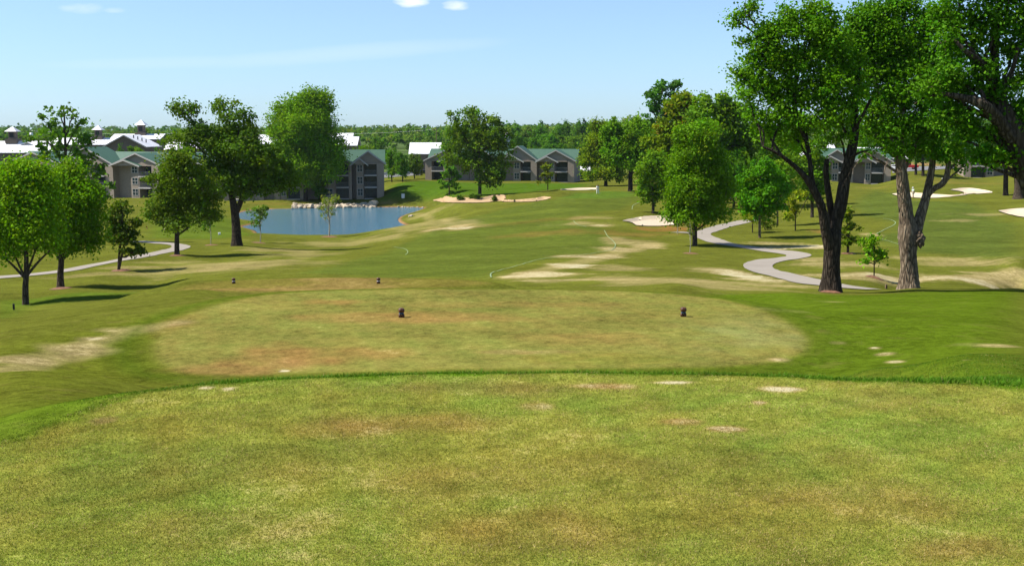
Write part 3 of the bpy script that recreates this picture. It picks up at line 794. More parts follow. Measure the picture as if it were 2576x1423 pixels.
# ------------------------------------------------------------------ sheets lying on the ground
def resample(pts, k):
    p = catmull(np.asarray(pts, float), 8)
    s = np.concatenate([[0], np.cumsum(np.hypot(*np.diff(p[:, :2], axis=0).T))])
    t = np.linspace(0, s[-1], k)
    return np.stack([np.interp(t, s, p[:, i]) for i in range(p.shape[1])], 1)
def sheet(name, upper, lower, m, off, cols=60, rows=10, kind='structure', jag=0.0, seed=0):
    U, Lw = resample(upper, cols), resample(lower, cols)
    q = at_many(np.vstack([U, Lw]))[:, :2]
    U, Lw = q[:cols], q[cols:]
    if jag:
        rs = np.random.RandomState(seed); U = U + rs.normal(0, jag, U.shape); Lw = Lw + rs.normal(0, jag, Lw.shape)
    t = np.linspace(0, 1, rows)[:, None, None]
    G = U[None] * (1 - t) + Lw[None] * t
    x = G[..., 0].ravel(); y = G[..., 1].ravel(); z = height(x, y) + off
    i = np.arange(rows * cols).reshape(rows, cols)
    F = np.stack([i[1:, :-1], i[1:, 1:], i[:-1, 1:], i[:-1, :-1]], -1).reshape(-1, 4)
    o = mesh_obj(name, np.stack([x, y, z], 1), F, m, smooth_=True)
    return setp(o, kind=kind)
def ribbon(name, pts, w, m, off, kind='structure', k=120, across=6, base='px'):
    c = at_many(resample(pts, k))[:, :2] if base == 'px' else resample(pts, k)
    # smooth centre line in metres
    for _ in range(3): c[1:-1] = (c[:-2] + 2 * c[1:-1] + c[2:]) / 4
    t = np.gradient(c, axis=0); t /= np.linalg.norm(t, axis=1)[:, None]
    nn = np.stack([-t[:, 1], t[:, 0]], 1)
    ww = np.asarray(w) if np.ndim(w) else np.full(k, w)
    s = np.linspace(-0.5, 0.5, across)
    G = c[:, None] + nn[:, None] * (s[None, :, None] * ww[:, None, None])
    x = G[..., 0].ravel(); y = G[..., 1].ravel(); z = height(x, y) + off
    i = np.arange(k * across).reshape(k, across)
    F = np.stack([i[:-1, :-1], i[1:, :-1], i[1:, 1:], i[:-1, 1:]], -1).reshape(-1, 4)
    o = mesh_obj(name, np.stack([x, y, z], 1), F, m, smooth_=True)
    return setp(o, kind=kind)

# the cart path on the right, in two sheets by its edges
ribbon('cart_path', [(1925,549),(1885,555),(1856,561),(1820,569),(1788,579),(1762,589),(1785,601),(1815,611),(1845,617),(1880,622),(1930,630),(1985,636),(2012,643),(1985,650),(1935,656),(1906,667),(1918,680),(1965,692),(2040,710),(2113,720),(2200,729)], 2.05, M['path'], 0.04, k=300, across=8)
ribbon('cart_path', [(1700,584),(1735,586),(1762,589)], 1.6, M['path'], 0.035, k=30)
ribbon('cart_path', [(-40,700),(20,696),(90,690),(165,681),(235,667),(300,655),(370,642),(430,630),(458,621),(440,615),(400,611),(345,607)], 2.1, M['path'], 0.04, k=200, across=8)
for (U, Lo, mn) in BW:
    t = np.linspace(-0.03, 1.03, 22)[:, None, None]
    G = U[None] * (1 - t) + Lo[None] * t
    x = G[..., 0].ravel(); y = G[..., 1].ravel()
    z = height(x, y) + 0.10
    i = np.arange(22 * 60).reshape(22, 60)
    F = np.stack([i[1:, :-1], i[1:, 1:], i[:-1, 1:], i[:-1, :-1]], -1).reshape(-1, 4)
    setp(mesh_obj('sand_bunker', np.stack([x, y, z], 1), F, M[mn], smooth_=True), kind='structure')
for pts, w in [([(1236,699),(1230,690),(1260,680),(1300,670),(1345,656),(1400,647),(1470,641),(1540,629),(1550,620),(1548,610),(1530,598),(1524,586),(1520,580)], 0.16),
               ([(1475,571),(1455,566),(1446,560),(1443,556)], 0.15), ([(1590,527),(1592,518),(1602,512),(1612,508)], 0.2),
               ([(2205,589),(2225,578),(2246,568),(2253,560),(2240,553),(2222,550)], 0.2), ([(2218,602),(2245,610),(2262,616)], 0.16), ([(990,622),(1016,626),(1026,634),(1020,642)], 0.14)]:
    ribbon('chalk_line', pts, w * 0.5, M['chalk'], 0.05, across=3, k=60)
sheet('car_park', [(965,436),(1010,434),(1062,432)], [(965,448),(1010,444),(1062,441)], M['asphalt'], 0.08)
sheet('road', [(2245,423),(2300,420),(2400,418)], [(2245,436),(2300,431),(2400,424)], M['asphalt'], 0.10)
sheet('road', [(1840,488),(1866,486),(1900,484)], [(1828,500),(1866,497),(1900,494)], M['path'], 0.10)
# pond
pv = [(float(a), float(b), ZW) for a, b in POND]
wat = mesh_obj('pond_water', pv, [tuple(range(len(pv)))], M['water']); setp(wat, kind='structure')
# fix direction so the sheet faces up
if wat.data.polygons[0].normal.z < 0: wat.data.flip_normals()

# ------------------------------------------------------------------ trees
def leaves(rs, blobs, nleaf, size, clump_r, col, var=0.25, hue=0.12, shell=0.45, flat=0.75, col2=None, col2p=0.0):
    """blobs: list of (centre, radii, weight).  Returns verts, faces, colours, clump centres."""
    vol = np.array([b[1][0] * b[1][2] * b[2] for b in blobs]); vol = vol / vol.sum()
    C = []; Bi = []
    ncl = max(6, int(nleaf / 42))
    for bi, (c, r, w) in enumerate(blobs):
        k = max(3, int(ncl * vol[bi]))
        d = rs.normal(0, 1, (k, 3)); d /= np.linalg.norm(d, axis=1)[:, None]
        rr = rs.uniform(0, 1, k) ** shell
        rr *= rs.uniform(0.80, 1.16, k) + (rs.uniform(0, 1, k) < 0.10) * rs.uniform(0.03, 0.12, k)
        C.append(np.array(c) + d * rr[:, None] * np.array(r)); Bi += [bi] * k
    C = np.vstack(C); Bi = np.array(Bi)
    per = np.maximum(4, (nleaf / len(C) * rs.uniform(0.5, 1.6, len(C))).astype(int))
    ci = np.repeat(np.arange(len(C)), per)
    cr = clump_r * rs.uniform(0.6, 1.4, len(C))
    p = C[ci] + rs.normal(0, 1, (len(ci), 3)) * cr[ci][:, None] * np.array([1, 1, flat]) * 0.55
    nv = len(p)
    # leaf frames
    nrm = rs.normal(0, 1, (nv, 3)) + np.array([0, 0, 0.6]) + (p - C[ci]) / (cr[ci][:, None] + 1e-6) * 1.0 + rs.normal(0, 0.7, (len(C), 3))[ci]
    nrm /= np.linalg.norm(nrm, axis=1)[:, None]
    t = np.cross(nrm, rs.normal(0, 1, (nv, 3))); t /= np.linalg.norm(t, axis=1)[:, None] + 1e-9
    b = np.cross(nrm, t)
    s = size * rs.uniform(0.6, 1.35, nv)
    V = np.empty((nv, 4, 3))
    V[:, 0] = p - t * s[:, None] * 0.62; V[:, 2] = p + t * s[:, None] * 0.62
    V[:, 1] = p + b * s[:, None] * 0.42 + nrm * s[:, None] * 0.12; V[:, 3] = p - b * s[:, None] * 0.42 + nrm * s[:, None] * 0.12
    cc = np.array(col) * np.array([1.60, 1.88, 0.55]) * rs.uniform(1 - var, 1 + var, len(C))[:, None]
    h = rs.normal(0, hue, len(C)); cc[:, 0] *= 1 + h; cc[:, 2] *= 1 - h * 0.5
    if col2 is not None:
        m = rs.uniform(0, 1, len(C)) < col2p; cc[m] = np.array(col2) * rs.uniform(0.8, 1.2, m.sum())[:, None]
    cl = cc[ci] * rs.uniform(0.8, 1.2, nv)[:, None]
    cl = np.repeat(np.clip(cl, 0.002, 0.8), 4, 0)
    return V.reshape(-1, 3), np.arange(nv * 4).reshape(-1, 4), cl, C, Bi

class Geo:
    def __init__(s): s.V = []; s.F = []; s.n = 0
    def add(s, v, f):
        s.V.append(np.asarray(v)); s.F += [tuple(int(i) + s.n for i in q) for q in f]; s.n += len(v)
    def build(s, name, m, parent, smooth_=True):
        V = np.vstack(s.V); quads = [q for q in s.F if len(q) == 4]
        return mesh_obj(name, V, np.array(quads), m, parent, smooth_)

def limb(g, rs, a, b, r0, r1, sides=6, bend=0.12, sag=0.0, seg=4):
    a = np.array(a, float); b = np.array(b, float); d = b - a; ln = np.linalg.norm(d)
    pts = [a]
    for i in range(1, seg):
        t = i / seg
        pts.append(a + d * t + rs.normal(0, bend * ln * 0.35, 3) * math.sin(math.pi * t) + np.array([0, 0, -sag * ln * math.sin(math.pi * t)]))
    pts.append(b)
    v, f = tube_np(pts, np.linspace(r0, r1, len(pts)), sides, resample=3)
    g.add(v, f)

def tree(label, base, trunk, blobs, size=0.22, dens=1.0, col=(0.07, 0.14, 0.015), bark='bark_mid', seed=0, Y=None, group=None,
         name='tree', cat='tree', shell=0.45, clump=1.0, limbs=True, extra=(), var=0.25, hue=0.12, twigs=0.35, sides=10, dz=0.0, col2=None, col2p=0.0, wob=0.0, flare=1.35, deep=0.9, leafm='leaf'):
    """base: outline position of the foot.  trunk: list of polylines [(px, py, width_px, depth_m)...], the first starts at the foot.
    blobs: (px, py, rx, ry[, weight[, depth_m]]) -- everything is put at the tree's own distance, at real size."""
    rs = np.random.RandomState(seed + 17)
    b = at(*base) if Y is None else np.array([float(ray(*base)[0]) * Y, Y, gz(float(ray(*base)[0]) * Y, Y)])
    Yd = b[1]; s = Yd / FPX
    root = empty(name, b, 0, label, cat, group)
    g = Geo()
    def W(px, py, dep=0.0):
        q = P(px, py, Yd); q = q.copy(); q[1] += dep; q[0] *= (1 + dep / Yd); q[2] *= (1 + dep / Yd)
        return q - b
    tips = []
    for ti, line in enumerate(trunk):
        pts = [W(l[0], l[1], l[3] if len(l) > 3 else 0.0) for l in line]
        r = [l[2] * s * 0.5 for l in line]
        if ti == 0:
            pts[0] = np.array([pts[0][0], pts[0][1], -0.25]); 
            nx = pts[1]
            L0 = np.linalg.norm(nx - pts[0])
            k1 = min(0.45, 0.9 * r[0] * 2 / max(L0, 0.1))
            mid = pts[0] * (1 - k1) + nx * k1
            pts.insert(1, mid); r = [r[0] * flare, r[0]] + r[1:]
        v, f = tube_np(pts, r, sides, resample=7, wob=wob, rs=rs)
        g.add(v, f)
        pr = catmull(np.column_stack([pts, r]), 6)
        tips.append(pr)
    allp = np.vstack(tips)
    wb = []
    for bl in blobs:
        px, py, rx, ry = bl[:4]; w = bl[4] if len(bl) > 4 else 1.0; dep = bl[5] if len(bl) > 5 else rs.uniform(-0.35, 0.35) * rx * s
        wb.append((W(px, py, dep), (rx * s, max(rx, ry * 0.8) * s * deep, ry * s), w))
    nb0 = len(wb)
    for i_ in range(nb0):
        if not limbs: break
        c, r, w = wb[i_]
        for _ in range(2):
            if rs.uniform() < 0.75:
                d_ = rs.normal(0, 1, 3); d_[2] = abs(d_[2]) * 1.1 - 0.15; d_ /= np.linalg.norm(d_)
                f_ = rs.uniform(0.20, 0.36)
                limb(g, rs, c, c + d_ * np.array(r) * 0.98, 0.03 + 0.012 * float(np.mean(r)), 0.012, sides=5, seg=2)
                wb.append((c + d_ * np.array(r) * rs.uniform(0.88, 1.05), (r[0] * f_, r[1] * f_, r[2] * f_ * 1.2), w * 0.7))
    if limbs:
        for (c, r, w) in wb[:nb0]:
            hh = c[2]
            m = (allp[:, 2] < max(hh - 0.15 * abs(hh), allp[:, 2].min() + 0.4)) & (allp[:, 2] > 0.25 * min(hh, allp[:, 2].max()))
            cand = allp[m] if m.any() else allp
            j = int(np.argmin(np.linalg.norm(cand[:, :3] - c, axis=1) + 0.3 * np.abs(cand[:, 2] - 0.6 * hh)))
            st = cand[j]
            limb(g, rs, st[:3], c, min(st[3] * 0.75, 0.03 * np.linalg.norm(c - st[:3]) + 0.03), 0.02 + 0.004 * Yd * 0.1, sides=6)
    area = sum(w[1][0] * w[1][2] * w[2] * math.pi for w in wb)
    nleaf = int(dens * 6.0 * area / (size * size * 0.5))
    V, F, cc, C, Bi = leaves(rs, wb, nleaf, size, clump * (0.28 + 0.10 * math.sqrt(area / math.pi)), col, var, hue, shell, col2=col2, col2p=col2p)
    if twigs:
        k = rs.uniform(0, 1, len(C)) < twigs
        for c, bi in zip(C[k], Bi[k]):
            o_ = wb[bi][0] + (c - wb[bi][0]) * 0.08
            limb(g, rs, o_, c, 0.018 + 0.006 * np.linalg.norm(c - o_), 0.008, sides=4, seg=2)
    for ln in extra:        # bare dead branches
        pts = [W(l[0], l[1], l[3] if len(l) > 3 else -0.5) for l in ln]
        v, f = tube_np(pts, [l[2] * s * 0.5 for l in ln], 5, resample=4); g.add(v, f)
    g.build('trunk', M[bark], root)
    mesh_obj('crown', V, F, M[leafm], root, cols=cc)
    return root

LIME = (0.105, 0.165, 0.012); MIDG = (0.062, 0.120, 0.012); OLIVE = (0.070, 0.098, 0.020); DARKG = (0.040, 0.085, 0.012); GREYG = (0.085, 0.125, 0.045); YEL = (0.150, 0.165, 0.018); VIVID = (0.065, 0.155, 0.008)

def st(px, by, ty, w): return [[(px, by, w), (px, (by + ty) / 2, w * 0.8), (px, ty, w * 0.45)]]

# --- left group
tree('bright green round tree nearest the left edge, low branching limbs', (64,766), [[(64,766,17),(64,720,15),(66,690,13),(66,600,9),(64,500,5)],
      [(64,700,8),(35,670,6),(5,640,4)],[(66,695,8),(95,660,6),(125,630,4)],[(66,690,7),(85,640,5),(95,600,4)],[(64,700,6),(45,660,5),(28,620,3)]],
     [(30,520,70,80),(85,470,60,60),(20,460,55,50),(90,560,55,60),(35,600,50,50),(100,610,35,35,0.6),(60,430,45,35),(-30,560,40,80),(0,640,30,22,0.4),(115,520,30,50)],
     size=0.155, dens=1.1, col=LIME, seed=1)
tree('dark green round tree with mulch ring right of the leftmost tree', (152,723), [[(152,723,19),(152,690,16),(155,640,13),(155,550,9),(160,480,5)],
      [(154,660,8),(130,620,5),(120,590,3)],[(155,655,7),(185,630,5),(230,622,3)],[(155,650,7),(172,600,5),(190,570,3)]],
     [(170,540,65,70),(215,560,45,55),(150,470,55,55),(200,490,50,50),(130,590,40,45),(190,610,50,28,0.8),(120,520,35,50),(235,520,28,35,0.7),(165,435,35,28),(225,600,30,18,0.5)],
     size=0.165, dens=1.15, col=(0.085, 0.135, 0.012), seed=2)
tree('small dark pine-like tree with two thin trunks beside the left path', (298,681), [[(298,681,8),(300,640,6),(305,590,4),(308,530,3)],[(299,680,6),(309,630,5),(318,580,3)]],
     [(305,600,34,32),(300,560,30,30),(310,525,18,22),(332,595,20,20,0.6),(285,600,20,24,0.6),(308,634,32,14,0.7),(340,560,12,10,0.4),(275,545,16,20,0.5),(352,632,8,5,0.2)],
     size=0.22, dens=0.95, col=(0.055, 0.075, 0.018), seed=3, clump=0.8)
tree('tall thin-leaved tree rising above the green-roofed building at far left', (168,590), [[(168,590,12),(166,480,10),(165,400,8),(163,320,5),(160,270,3)]],
     [(152,285,32,30,0.8),(185,295,20,22,0.6),(120,315,26,20,0.5),(195,320,18,22,0.5),(150,330,40,26),(110,350,26,18,0.5),(180,370,34,24,0.8),(215,395,26,26,0.6),(150,400,30,26,0.7),(205,430,34,30,0.7),(240,440,24,34,0.5),(190,470,40,30,0.7),(120,390,20,16,0.4),(255,480,24,30,0.5),(230,360,22,14,0.4)],
     size=0.42, dens=0.42, col=(0.060, 0.105, 0.025), seed=4, Y=142, clump=1.0, hue=0.1)
tree('rounded olive green tree standing alone beside the end of the left path', (445,642), [[(445,642,14),(445,600,12),(447,550,10),(450,470,6),(452,420,3)],[(446,590,6),(420,570,4),(395,545,3)],[(446,592,6),(475,572,4),(500,555,3)]],
     [(455,425,48,42),(420,460,45,40),(495,470,45,45),(450,510,60,45),(400,520,35,35,0.8),(510,520,38,35,0.9),(450,560,60,22,0.8),(385,545,22,18,0.4),(440,395,30,24),(530,500,22,26,0.5),(540,545,14,8,0.3)],
     size=0.20, dens=1.0, col=(0.075, 0.100, 0.016), seed=5, clump=0.85)
# --- willow-like tree and big oak behind the pond
tree('large leaning tree with forked dark trunk and uneven crown left of the pond', (596,618), [[(596,618,26),(594,570,23),(590,530,20),(580,480,15,0.3),(560,420,12,0.5),(535,380,9,0.6),(505,357,6,0.6)],
      [(592,540,15),(606,505,13),(618,460,10),(640,420,7),(660,380,4)],[(588,520,9),(578,480,8),(585,420,6),(600,340,4),(600,290,2)],[(545,392,7),(520,350,5),(490,310,3),(465,285,2)]],
     [(600,300,38,42,0.8),(565,275,22,20,0.6),(635,320,25,26,0.7),(465,285,34,20,0.35),(445,275,18,14,0.3),(520,345,48,36),(550,370,45,32),(480,340,40,28,0.9),(440,350,28,22,0.6),(620,380,60,42),(670,395,45,35),(560,415,40,25,0.7),(650,440,62,42),(610,450,45,34),(700,455,40,32),(590,335,30,30,0.8),(730,430,28,24,0.6),(480,380,30,14,0.5),(680,475,34,18,0.6),(570,460,36,40,0.8),(555,410,40,36),(620,490,30,20,0.5),(530,440,24,30,0.5),(720,460,30,24,0.6)],
     size=0.27, dens=0.85, col=(0.062, 0.095, 0.018), bark='bark_dark', seed=6, clump=0.75)
tree('tallest bright green oak behind the pond with rounded crown top', (769,505), [[(769,505,12),(769,450,11),(770,400,9),(765,330,7),(762,270,4)]],
     [(755,275,48,42),(800,270,36,38),(720,310,42,40),(770,320,60,42),(815,320,28,34),(735,360,50,34),(785,375,55,36),(830,370,36,32),(700,340,26,24,0.6),(760,415,62,30),(820,420,44,28),(700,400,30,24,0.6),(720,445,40,20,0.6),(790,245,34,18,0.8),(845,400,28,20,0.6),(780,450,36,14,0.5)],
     size=0.36, dens=1.5, col=(0.094, 0.148, 0.007), bark='bark_dark', seed=7)
tree('tall airy tree with pale grey trunk in front of the two-storey building', (1207,491), [[(1207,491,9),(1207,450,8),(1205,400,7),(1200,340,5),(1190,295,3)],[(1205,430,5),(1180,410,4),(1165,440,2)],[(1204,390,5),(1165,340,3),(1140,300,2)]],
     [(1180,290,26,16,0.5),(1200,305,34,26,0.7),(1145,295,18,12,0.3),(1240,310,26,22,0.6),(1160,330,36,26,0.7),(1215,350,48,34),(1150,370,40,24,0.9),(1255,360,34,30,0.9),(1200,400,50,30),(1130,395,34,16,0.7),(1250,410,34,30,0.9),(1225,440,40,24,0.9),(1275,350,14,18,0.4),(1250,450,28,18,0.7),(1265,390,26,20,0.6),(1160,400,30,16,0.6),(1140,340,24,16,0.4)],
     size=0.40, dens=0.85, col=(0.072, 0.105, 0.018), bark='bark_mid', seed=8, clump=0.8)
tree('small layered conifer on the lawn left of the orange bunker', (1130,491), st(1130,491,425,3.5), [(1128,425,14,10,0.7),(1130,445,24,12),(1118,462,20,8,0.8),(1142,463,20,8,0.8),(1130,470,30,7,0.8),(1130,435,18,10)],
     size=0.38, dens=0.9, col=(0.060, 0.115, 0.022), seed=9, clump=0.7)
tree('small round yellow-green tree in front of the dark three-storey building', (802,502), st(802,502,450,3), [(802,470,24,26),(795,455,16,14,0.7),(812,485,16,14,0.7)],
     size=0.36, dens=1.1, col=(0.072, 0.125, 0.014), seed=10)
tree('young yellowish pine standing before the right end of the two-storey building', (1378,478), st(1378,478,420,3), [(1376,430,13,14),(1380,446,20,12),(1368,455,14,7,0.6),(1376,420,8,8,0.6)],
     size=0.36, dens=0.75, col=(0.105, 0.110, 0.022), seed=11)
for i, (px, py, rr, lb) in enumerate([(1158,505,7.5,'round dark bush at the left end of the orange bunker'),(1186,499,6.5,'smaller round bush behind the orange bunker, left of its neighbour'),
                                      (1201,500,8,'round bush in the middle of the orange bunker beside a smaller bush'),(1243,506,6.5,'round bush standing alone at the right of the orange bunker')]):
    tree(lb, (px, py), st(px, py, py - 5, 2), [(px, py - 5, rr, rr * 0.85, 1.4)], size=0.22, dens=1.6, col=(0.035, 0.06, 0.012), seed=20 + i, name='bush', cat='bush', limbs=False, group='bushes by the orange bunker')

# --- bare and young trees with mulch
def mulch(px, py, rx, ry, lb):
    c = at(px, py); s = c[1] / FPX
    n_ = 28; V = [(0, 0, 0.06 + 0.10 * min(1, rx * s / 1.2))]; F = []
    rs = np.random.RandomState(int(px))
    for ring in (0.55, 1.0):
        for j in range(n_):
            a = 2 * math.pi * j / n_; r = rx * s * ring * (1 + 0.08 * rs.normal())
            x, y = math.cos(a) * r, math.sin(a) * r * 1.0
            V.append((x, y, gz(c[0] + x, c[1] + y) - c[2] + (0.09 if ring < 1 else 0.015)))
    F += [(0, 1 + j, 1 + (j + 1) % n_) for j in range(n_)]
    F += [(1 + j, 1 + n_ + j, 1 + n_ + (j + 1) % n_, 1 + (j + 1) % n_) for j in range(n_)]
    o = mesh_obj('mulch_ring', V, F, M['mulch'], smooth_=True); o.location = tuple(c)
    setp(o, lb, 'mulch', 'mulch rings round the trees')
mulch(152,726,26,5,'reddish mulch ring at the foot of the dark green left tree')
mulch(305,680,24,4,'reddish mulch under the small two-trunked pine-like tree')
mulch(447,643,20,4,'thin mulch ring under the olive tree by the left path')
mulch(828,596,20,3,'reddish mulch under the bare sapling at the pond edge')
mulch(651,611,18,3,'reddish mulch round the sapling just right of the big forked tree')
mulch(530,617,17,3,'reddish mulch round the sapling left of the big forked tree')
mulch(1737,638,20,3,'reddish mulch round the leafless sapling left of the right path')
mulch(2199,698,22,3,'brown mulch under the small willow-like tree between the big trunks')
mulch(2135,638,20,3,'mulch behind the dark forked trunk under the ragged pine')
mulch(2090,736,26,1.5,'thin brown mulch at the foot of the dark forked trunk')

def bare_tree(label, base, top, spread, seed, w=2.2, buds=None, nb=16, mat_='twig', Y=None, name='tree', low=0.35):
    rs = np.random.RandomState(seed)
    b = at(*base); s = b[1] / FPX
    if Y: b = np.array([float(ray(*base)[0]) * Y, Y, gz(float(ray(*base)[0]) * Y, Y)]); s = Y / FPX
    H = (base[1] - top) * s
    root = empty(name, b, 0, label, 'tree')
    g = Geo()
    v, f = tube_np([(0, 0, -0.1), (0.02 * H, 0, H * 0.35), (-0.01 * H, 0, H * 0.7), (0, 0, H)], [w * s * 0.5, w * s * 0.45, w * s * 0.3, w * s * 0.12], 7, 4); g.add(v, f)
    ends = []
    for i in range(nb):
        t = low + (0.93 - low) * i / nb; a = rs.uniform(0, 6.28); R = spread * s * rs.uniform(0.5, 1.0) * (1.15 - 0.55 * abs(t - 0.5))
        p0 = np.array([0, 0, H * t]); p1 = np.array([math.cos(a) * R, math.sin(a) * R, H * min(1.02, t + rs.uniform(0.18, 0.38))])
        limb(g, rs, p0, p1, w * s * 0.2, w * s * 0.07, 5, 0.15)
        ends.append(p1)
        for _ in range(4):
            k = rs.uniform(0.3, 0.9); q0 = p0 + (p1 - p0) * k; q1 = q0 + rs.normal(0, 0.22, 3) * R + np.array([0, 0, 0.25 * R])
            limb(g, rs, q0, q1, w * s * 0.09, w * s * 0.04, 4, 0.1, seg=2); ends.append(q1)
    g.build('trunk', M[mat_], root)
    if buds:
        col, n_, sz = buds
        blobs = [(e, (0.25 * spread * s,) * 3, 1) for e in ends]
        V, F, cc, _, _ = leaves(rs, blobs, n_, sz, 0.12 * spread * s, col, shell=0.8)
        mesh_obj('crown', V, F, M['leaf'], root, cols=cc)
    return root
bare_tree('bare twiggy sapling at the near edge of the pond', (828,595), 500, 26, 1, 3.4, ((0.13,0.14,0.06), 260, 0.16), nb=20)
bare_tree('spindly sapling with few grey-green leaves at the pond left end', (655,609), 525, 26, 2, 2.6, ((0.075,0.115,0.035), 1100, 0.20), nb=16)
bare_tree('thin sapling with sparse leaves left of the big forked tree', (530,615), 538, 22, 3, 2.2, ((0.07,0.12,0.02), 900, 0.19), nb=14)
bare_tree('leafless thin sapling left of the large round tree by the path', (1735,637), 560, 12, 4, 2.0, ((0.12,0.13,0.05), 60, 0.10), nb=8)
bare_tree('thin grey sapling in front of the white bunker right end', (1704,588), 545, 13, 5, 2.4, ((0.10,0.11,0.04), 200, 0.14), nb=10)

# --- right-hand middle group
tree('full round green tree beside the cart path with low skirted crown', (1748,618), [[(1748,618,13),(1748,560,12),(1750,480,9),(1752,400,6),(1755,340,4)],[(1748,580,5),(1725,560,4),(1700,548,2)],[(1748,582,5),(1780,560,4),(1805,545,2)]],
     [(1750,370,48,45),(1715,420,46,45),(1795,420,46,45),(1750,470,66,50),(1705,500,40,42),(1800,500,42,42),(1750,540,72,28,1.0),(1765,330,34,30),(1695,540,28,18,0.6),(1815,540,26,16,0.6),(1725,340,28,30,0.8),(1830,470,18,26,0.5)],
     size=0.19, dens=1.25, col=(0.075, 0.130, 0.010), seed=30, clump=0.85)
tree('vivid green rounded tree on slender pale trunk right of the cart path', (1911,598), [[(1911,598,7),(1911,555,6),(1912,500,5),(1914,440,3)]],
     [(1915,430,36,28),(1890,465,34,34),(1945,465,34,36),(1915,500,48,36),(1890,520,26,22,0.7),(1945,520,28,22,0.8),(1920,540,32,14,0.7),(1970,490,14,22,0.4),(1870,490,12,18,0.4)],
     size=0.26, dens=1.3, col=(0.055, 0.132, 0.010), bark='bark_pale', seed=31, clump=0.85)
tree('slim green tree with forked stem at the left of the dense middle group', (1643,537), [[(1643,537,8),(1643,510,7),(1640,470,5),(1642,420,3)],[(1643,520,4),(1655,495,3),(1668,480,2)]],
     [(1640,410,30,34),(1625,450,26,34),(1660,450,28,36),(1640,490,34,24),(1655,400,20,24,0.7),(1618,480,16,18,0.5),(1675,490,16,14,0.4)],
     size=0.32, dens=1.1, col=(0.075, 0.125, 0.014), seed=32)
tree('green tree with sturdy trunk beyond the green, right of the golfer in white', (1586,481), [[(1586,481,12),(1586,450,11),(1588,400,8),(1590,350,4)]],
     [(1560,340,40,34),(1610,340,44,36),(1585,380,56,34),(1545,385,34,26,0.8),(1635,385,38,36,0.9),(1600,320,36,26,0.9),(1580,410,44,18,0.8),(1540,360,24,22,0.6),(1650,420,26,26,0.7),(1530,330,20,16,0.5)],
     size=0.42, dens=1.1, col=(0.070, 0.125, 0.010), bark='bark_dark', seed=33)
tree('yellow-green spreading tree beyond the green, behind the golfer in white', (1524,468), [[(1524,468,9),(1524,440,8),(1522,390,6),(1520,340,3)]],
     [(1515,335,32,26),(1495,365,32,28),(1545,370,32,30),(1515,400,44,26),(1480,405,26,20,0.7),(1550,415,34,24,0.8),(1520,435,46,18,0.9),(1490,440,26,14,0.6),(1560,440,28,14,0.6),(1500,318,18,12,0.6)],
     size=0.42, dens=1.1, col=(0.098, 0.125, 0.012), bark='bark_dark', seed=34)
tree('dark blue-green tree whose ragged top stands highest in the middle group', (1672,500), st(1672,500,250,12),
     [(1668,225,26,22,0.8),(1645,250,18,20,0.6),(1695,225,16,18,0.5),(1675,265,38,26),(1640,280,22,18,0.5),(1680,310,40,30),(1650,330,30,26,0.7),(1630,240,8,10,0.2),(1690,350,40,30)],
     size=0.50, dens=0.85, col=(0.045, 0.095, 0.035), seed=35, Y=205, bark='bark_dark')
tree('yellowish tree with orange flecked top in the dense middle group', (1712,520), st(1712,520,280,11),
     [(1718,250,26,22),(1700,275,34,28),(1740,290,36,30),(1690,330,44,38),(1750,340,40,36),(1660,370,40,34),(1700,400,55,40),(1665,420,36,34,0.9),(1730,270,28,20,0.8)],
     size=0.46, dens=1.1, col=(0.100, 0.122, 0.010), seed=36, Y=185, col2=(0.22, 0.15, 0.012), col2p=0.035)
tree('broad mid-green tree behind the full round tree by the path', (1800,530), st(1800,530,290,13),
     [(1790,265,36,28,0.8),(1830,280,40,32),(1770,300,44,34),(1850,320,42,38),(1800,340,55,40),(1860,370,46,40),(1820,400,55,40),(1870,420,40,34),(1850,460,40,30,0.9),(1890,350,34,34,0.8),(1870,290,26,22,0.6)],
     size=0.44, dens=1.1, col=(0.070, 0.115, 0.013), seed=37, Y=175)
tree('dark tree with straight trunk beside the grey golf cart', (1846,526), st(1846,526,430,7),
     [(1845,440,46,30),(1830,470,34,24,0.8),(1865,470,32,24,0.8),(1850,410,40,30),(1815,490,28,14,0.5),(1880,440,30,30,0.7)],
     size=0.38, dens=1.1, col=(0.045, 0.090, 0.010), bark='bark_dark', seed=38)
tree('small yellow-green sapling left of the vivid green tree', (1893,585), st(1893,585,520,3), [(1888,525,18,16),(1895,545,24,14),(1880,548,14,12,0.7),(1900,520,14,14,0.6)],
     size=0.22, dens=0.75, col=(0.130, 0.135, 0.018), seed=39)
tree('small bushy sapling directly left of the pale slender trunk', (1924,578), st(1924,590,550,3), [(1924,560,22,10,0.8),(1935,568,14,8,0.5),(1915,555,12,10,0.5)],
     size=0.20, dens=0.65, col=(0.075, 0.095, 0.022), seed=40)
tree('slim yellow-green tree standing apart in the grass right of the vivid tree', (2001,580), st(2001,580,500,3.5), [(1998,505,18,18),(2005,530,20,16),(1990,525,14,14,0.7),(1985,545,12,8,0.4),(2010,490,14,14,0.6)],
     size=0.26, dens=0.7, col=(0.140, 0.140, 0.014), seed=41)
tree('light green tree behind the vivid green rounded tree', (1956,568), st(1956,568,440,5), [(1965,430,34,26),(1950,460,32,26),(1985,465,28,28),(1960,495,26,20,0.7),(1945,425,28,22,0.8)],
     size=0.30, dens=1.0, col=(0.080, 0.130, 0.014), seed=42)
tree('medium green tree just left of the dark forked trunk', (2043,547), [[(2043,547,9),(2043,515,8),(2040,460,6),(2040,410,3)]],
     [(2040,400,34,28),(2020,435,34,30),(2060,440,30,32),(2040,475,40,28),(2025,490,24,16,0.6),(2050,370,28,24,0.8),(2000,400,24,26,0.6)],
     size=0.32, dens=1.1, col=(0.075, 0.125, 0.014), bark='bark_mid', seed=43)
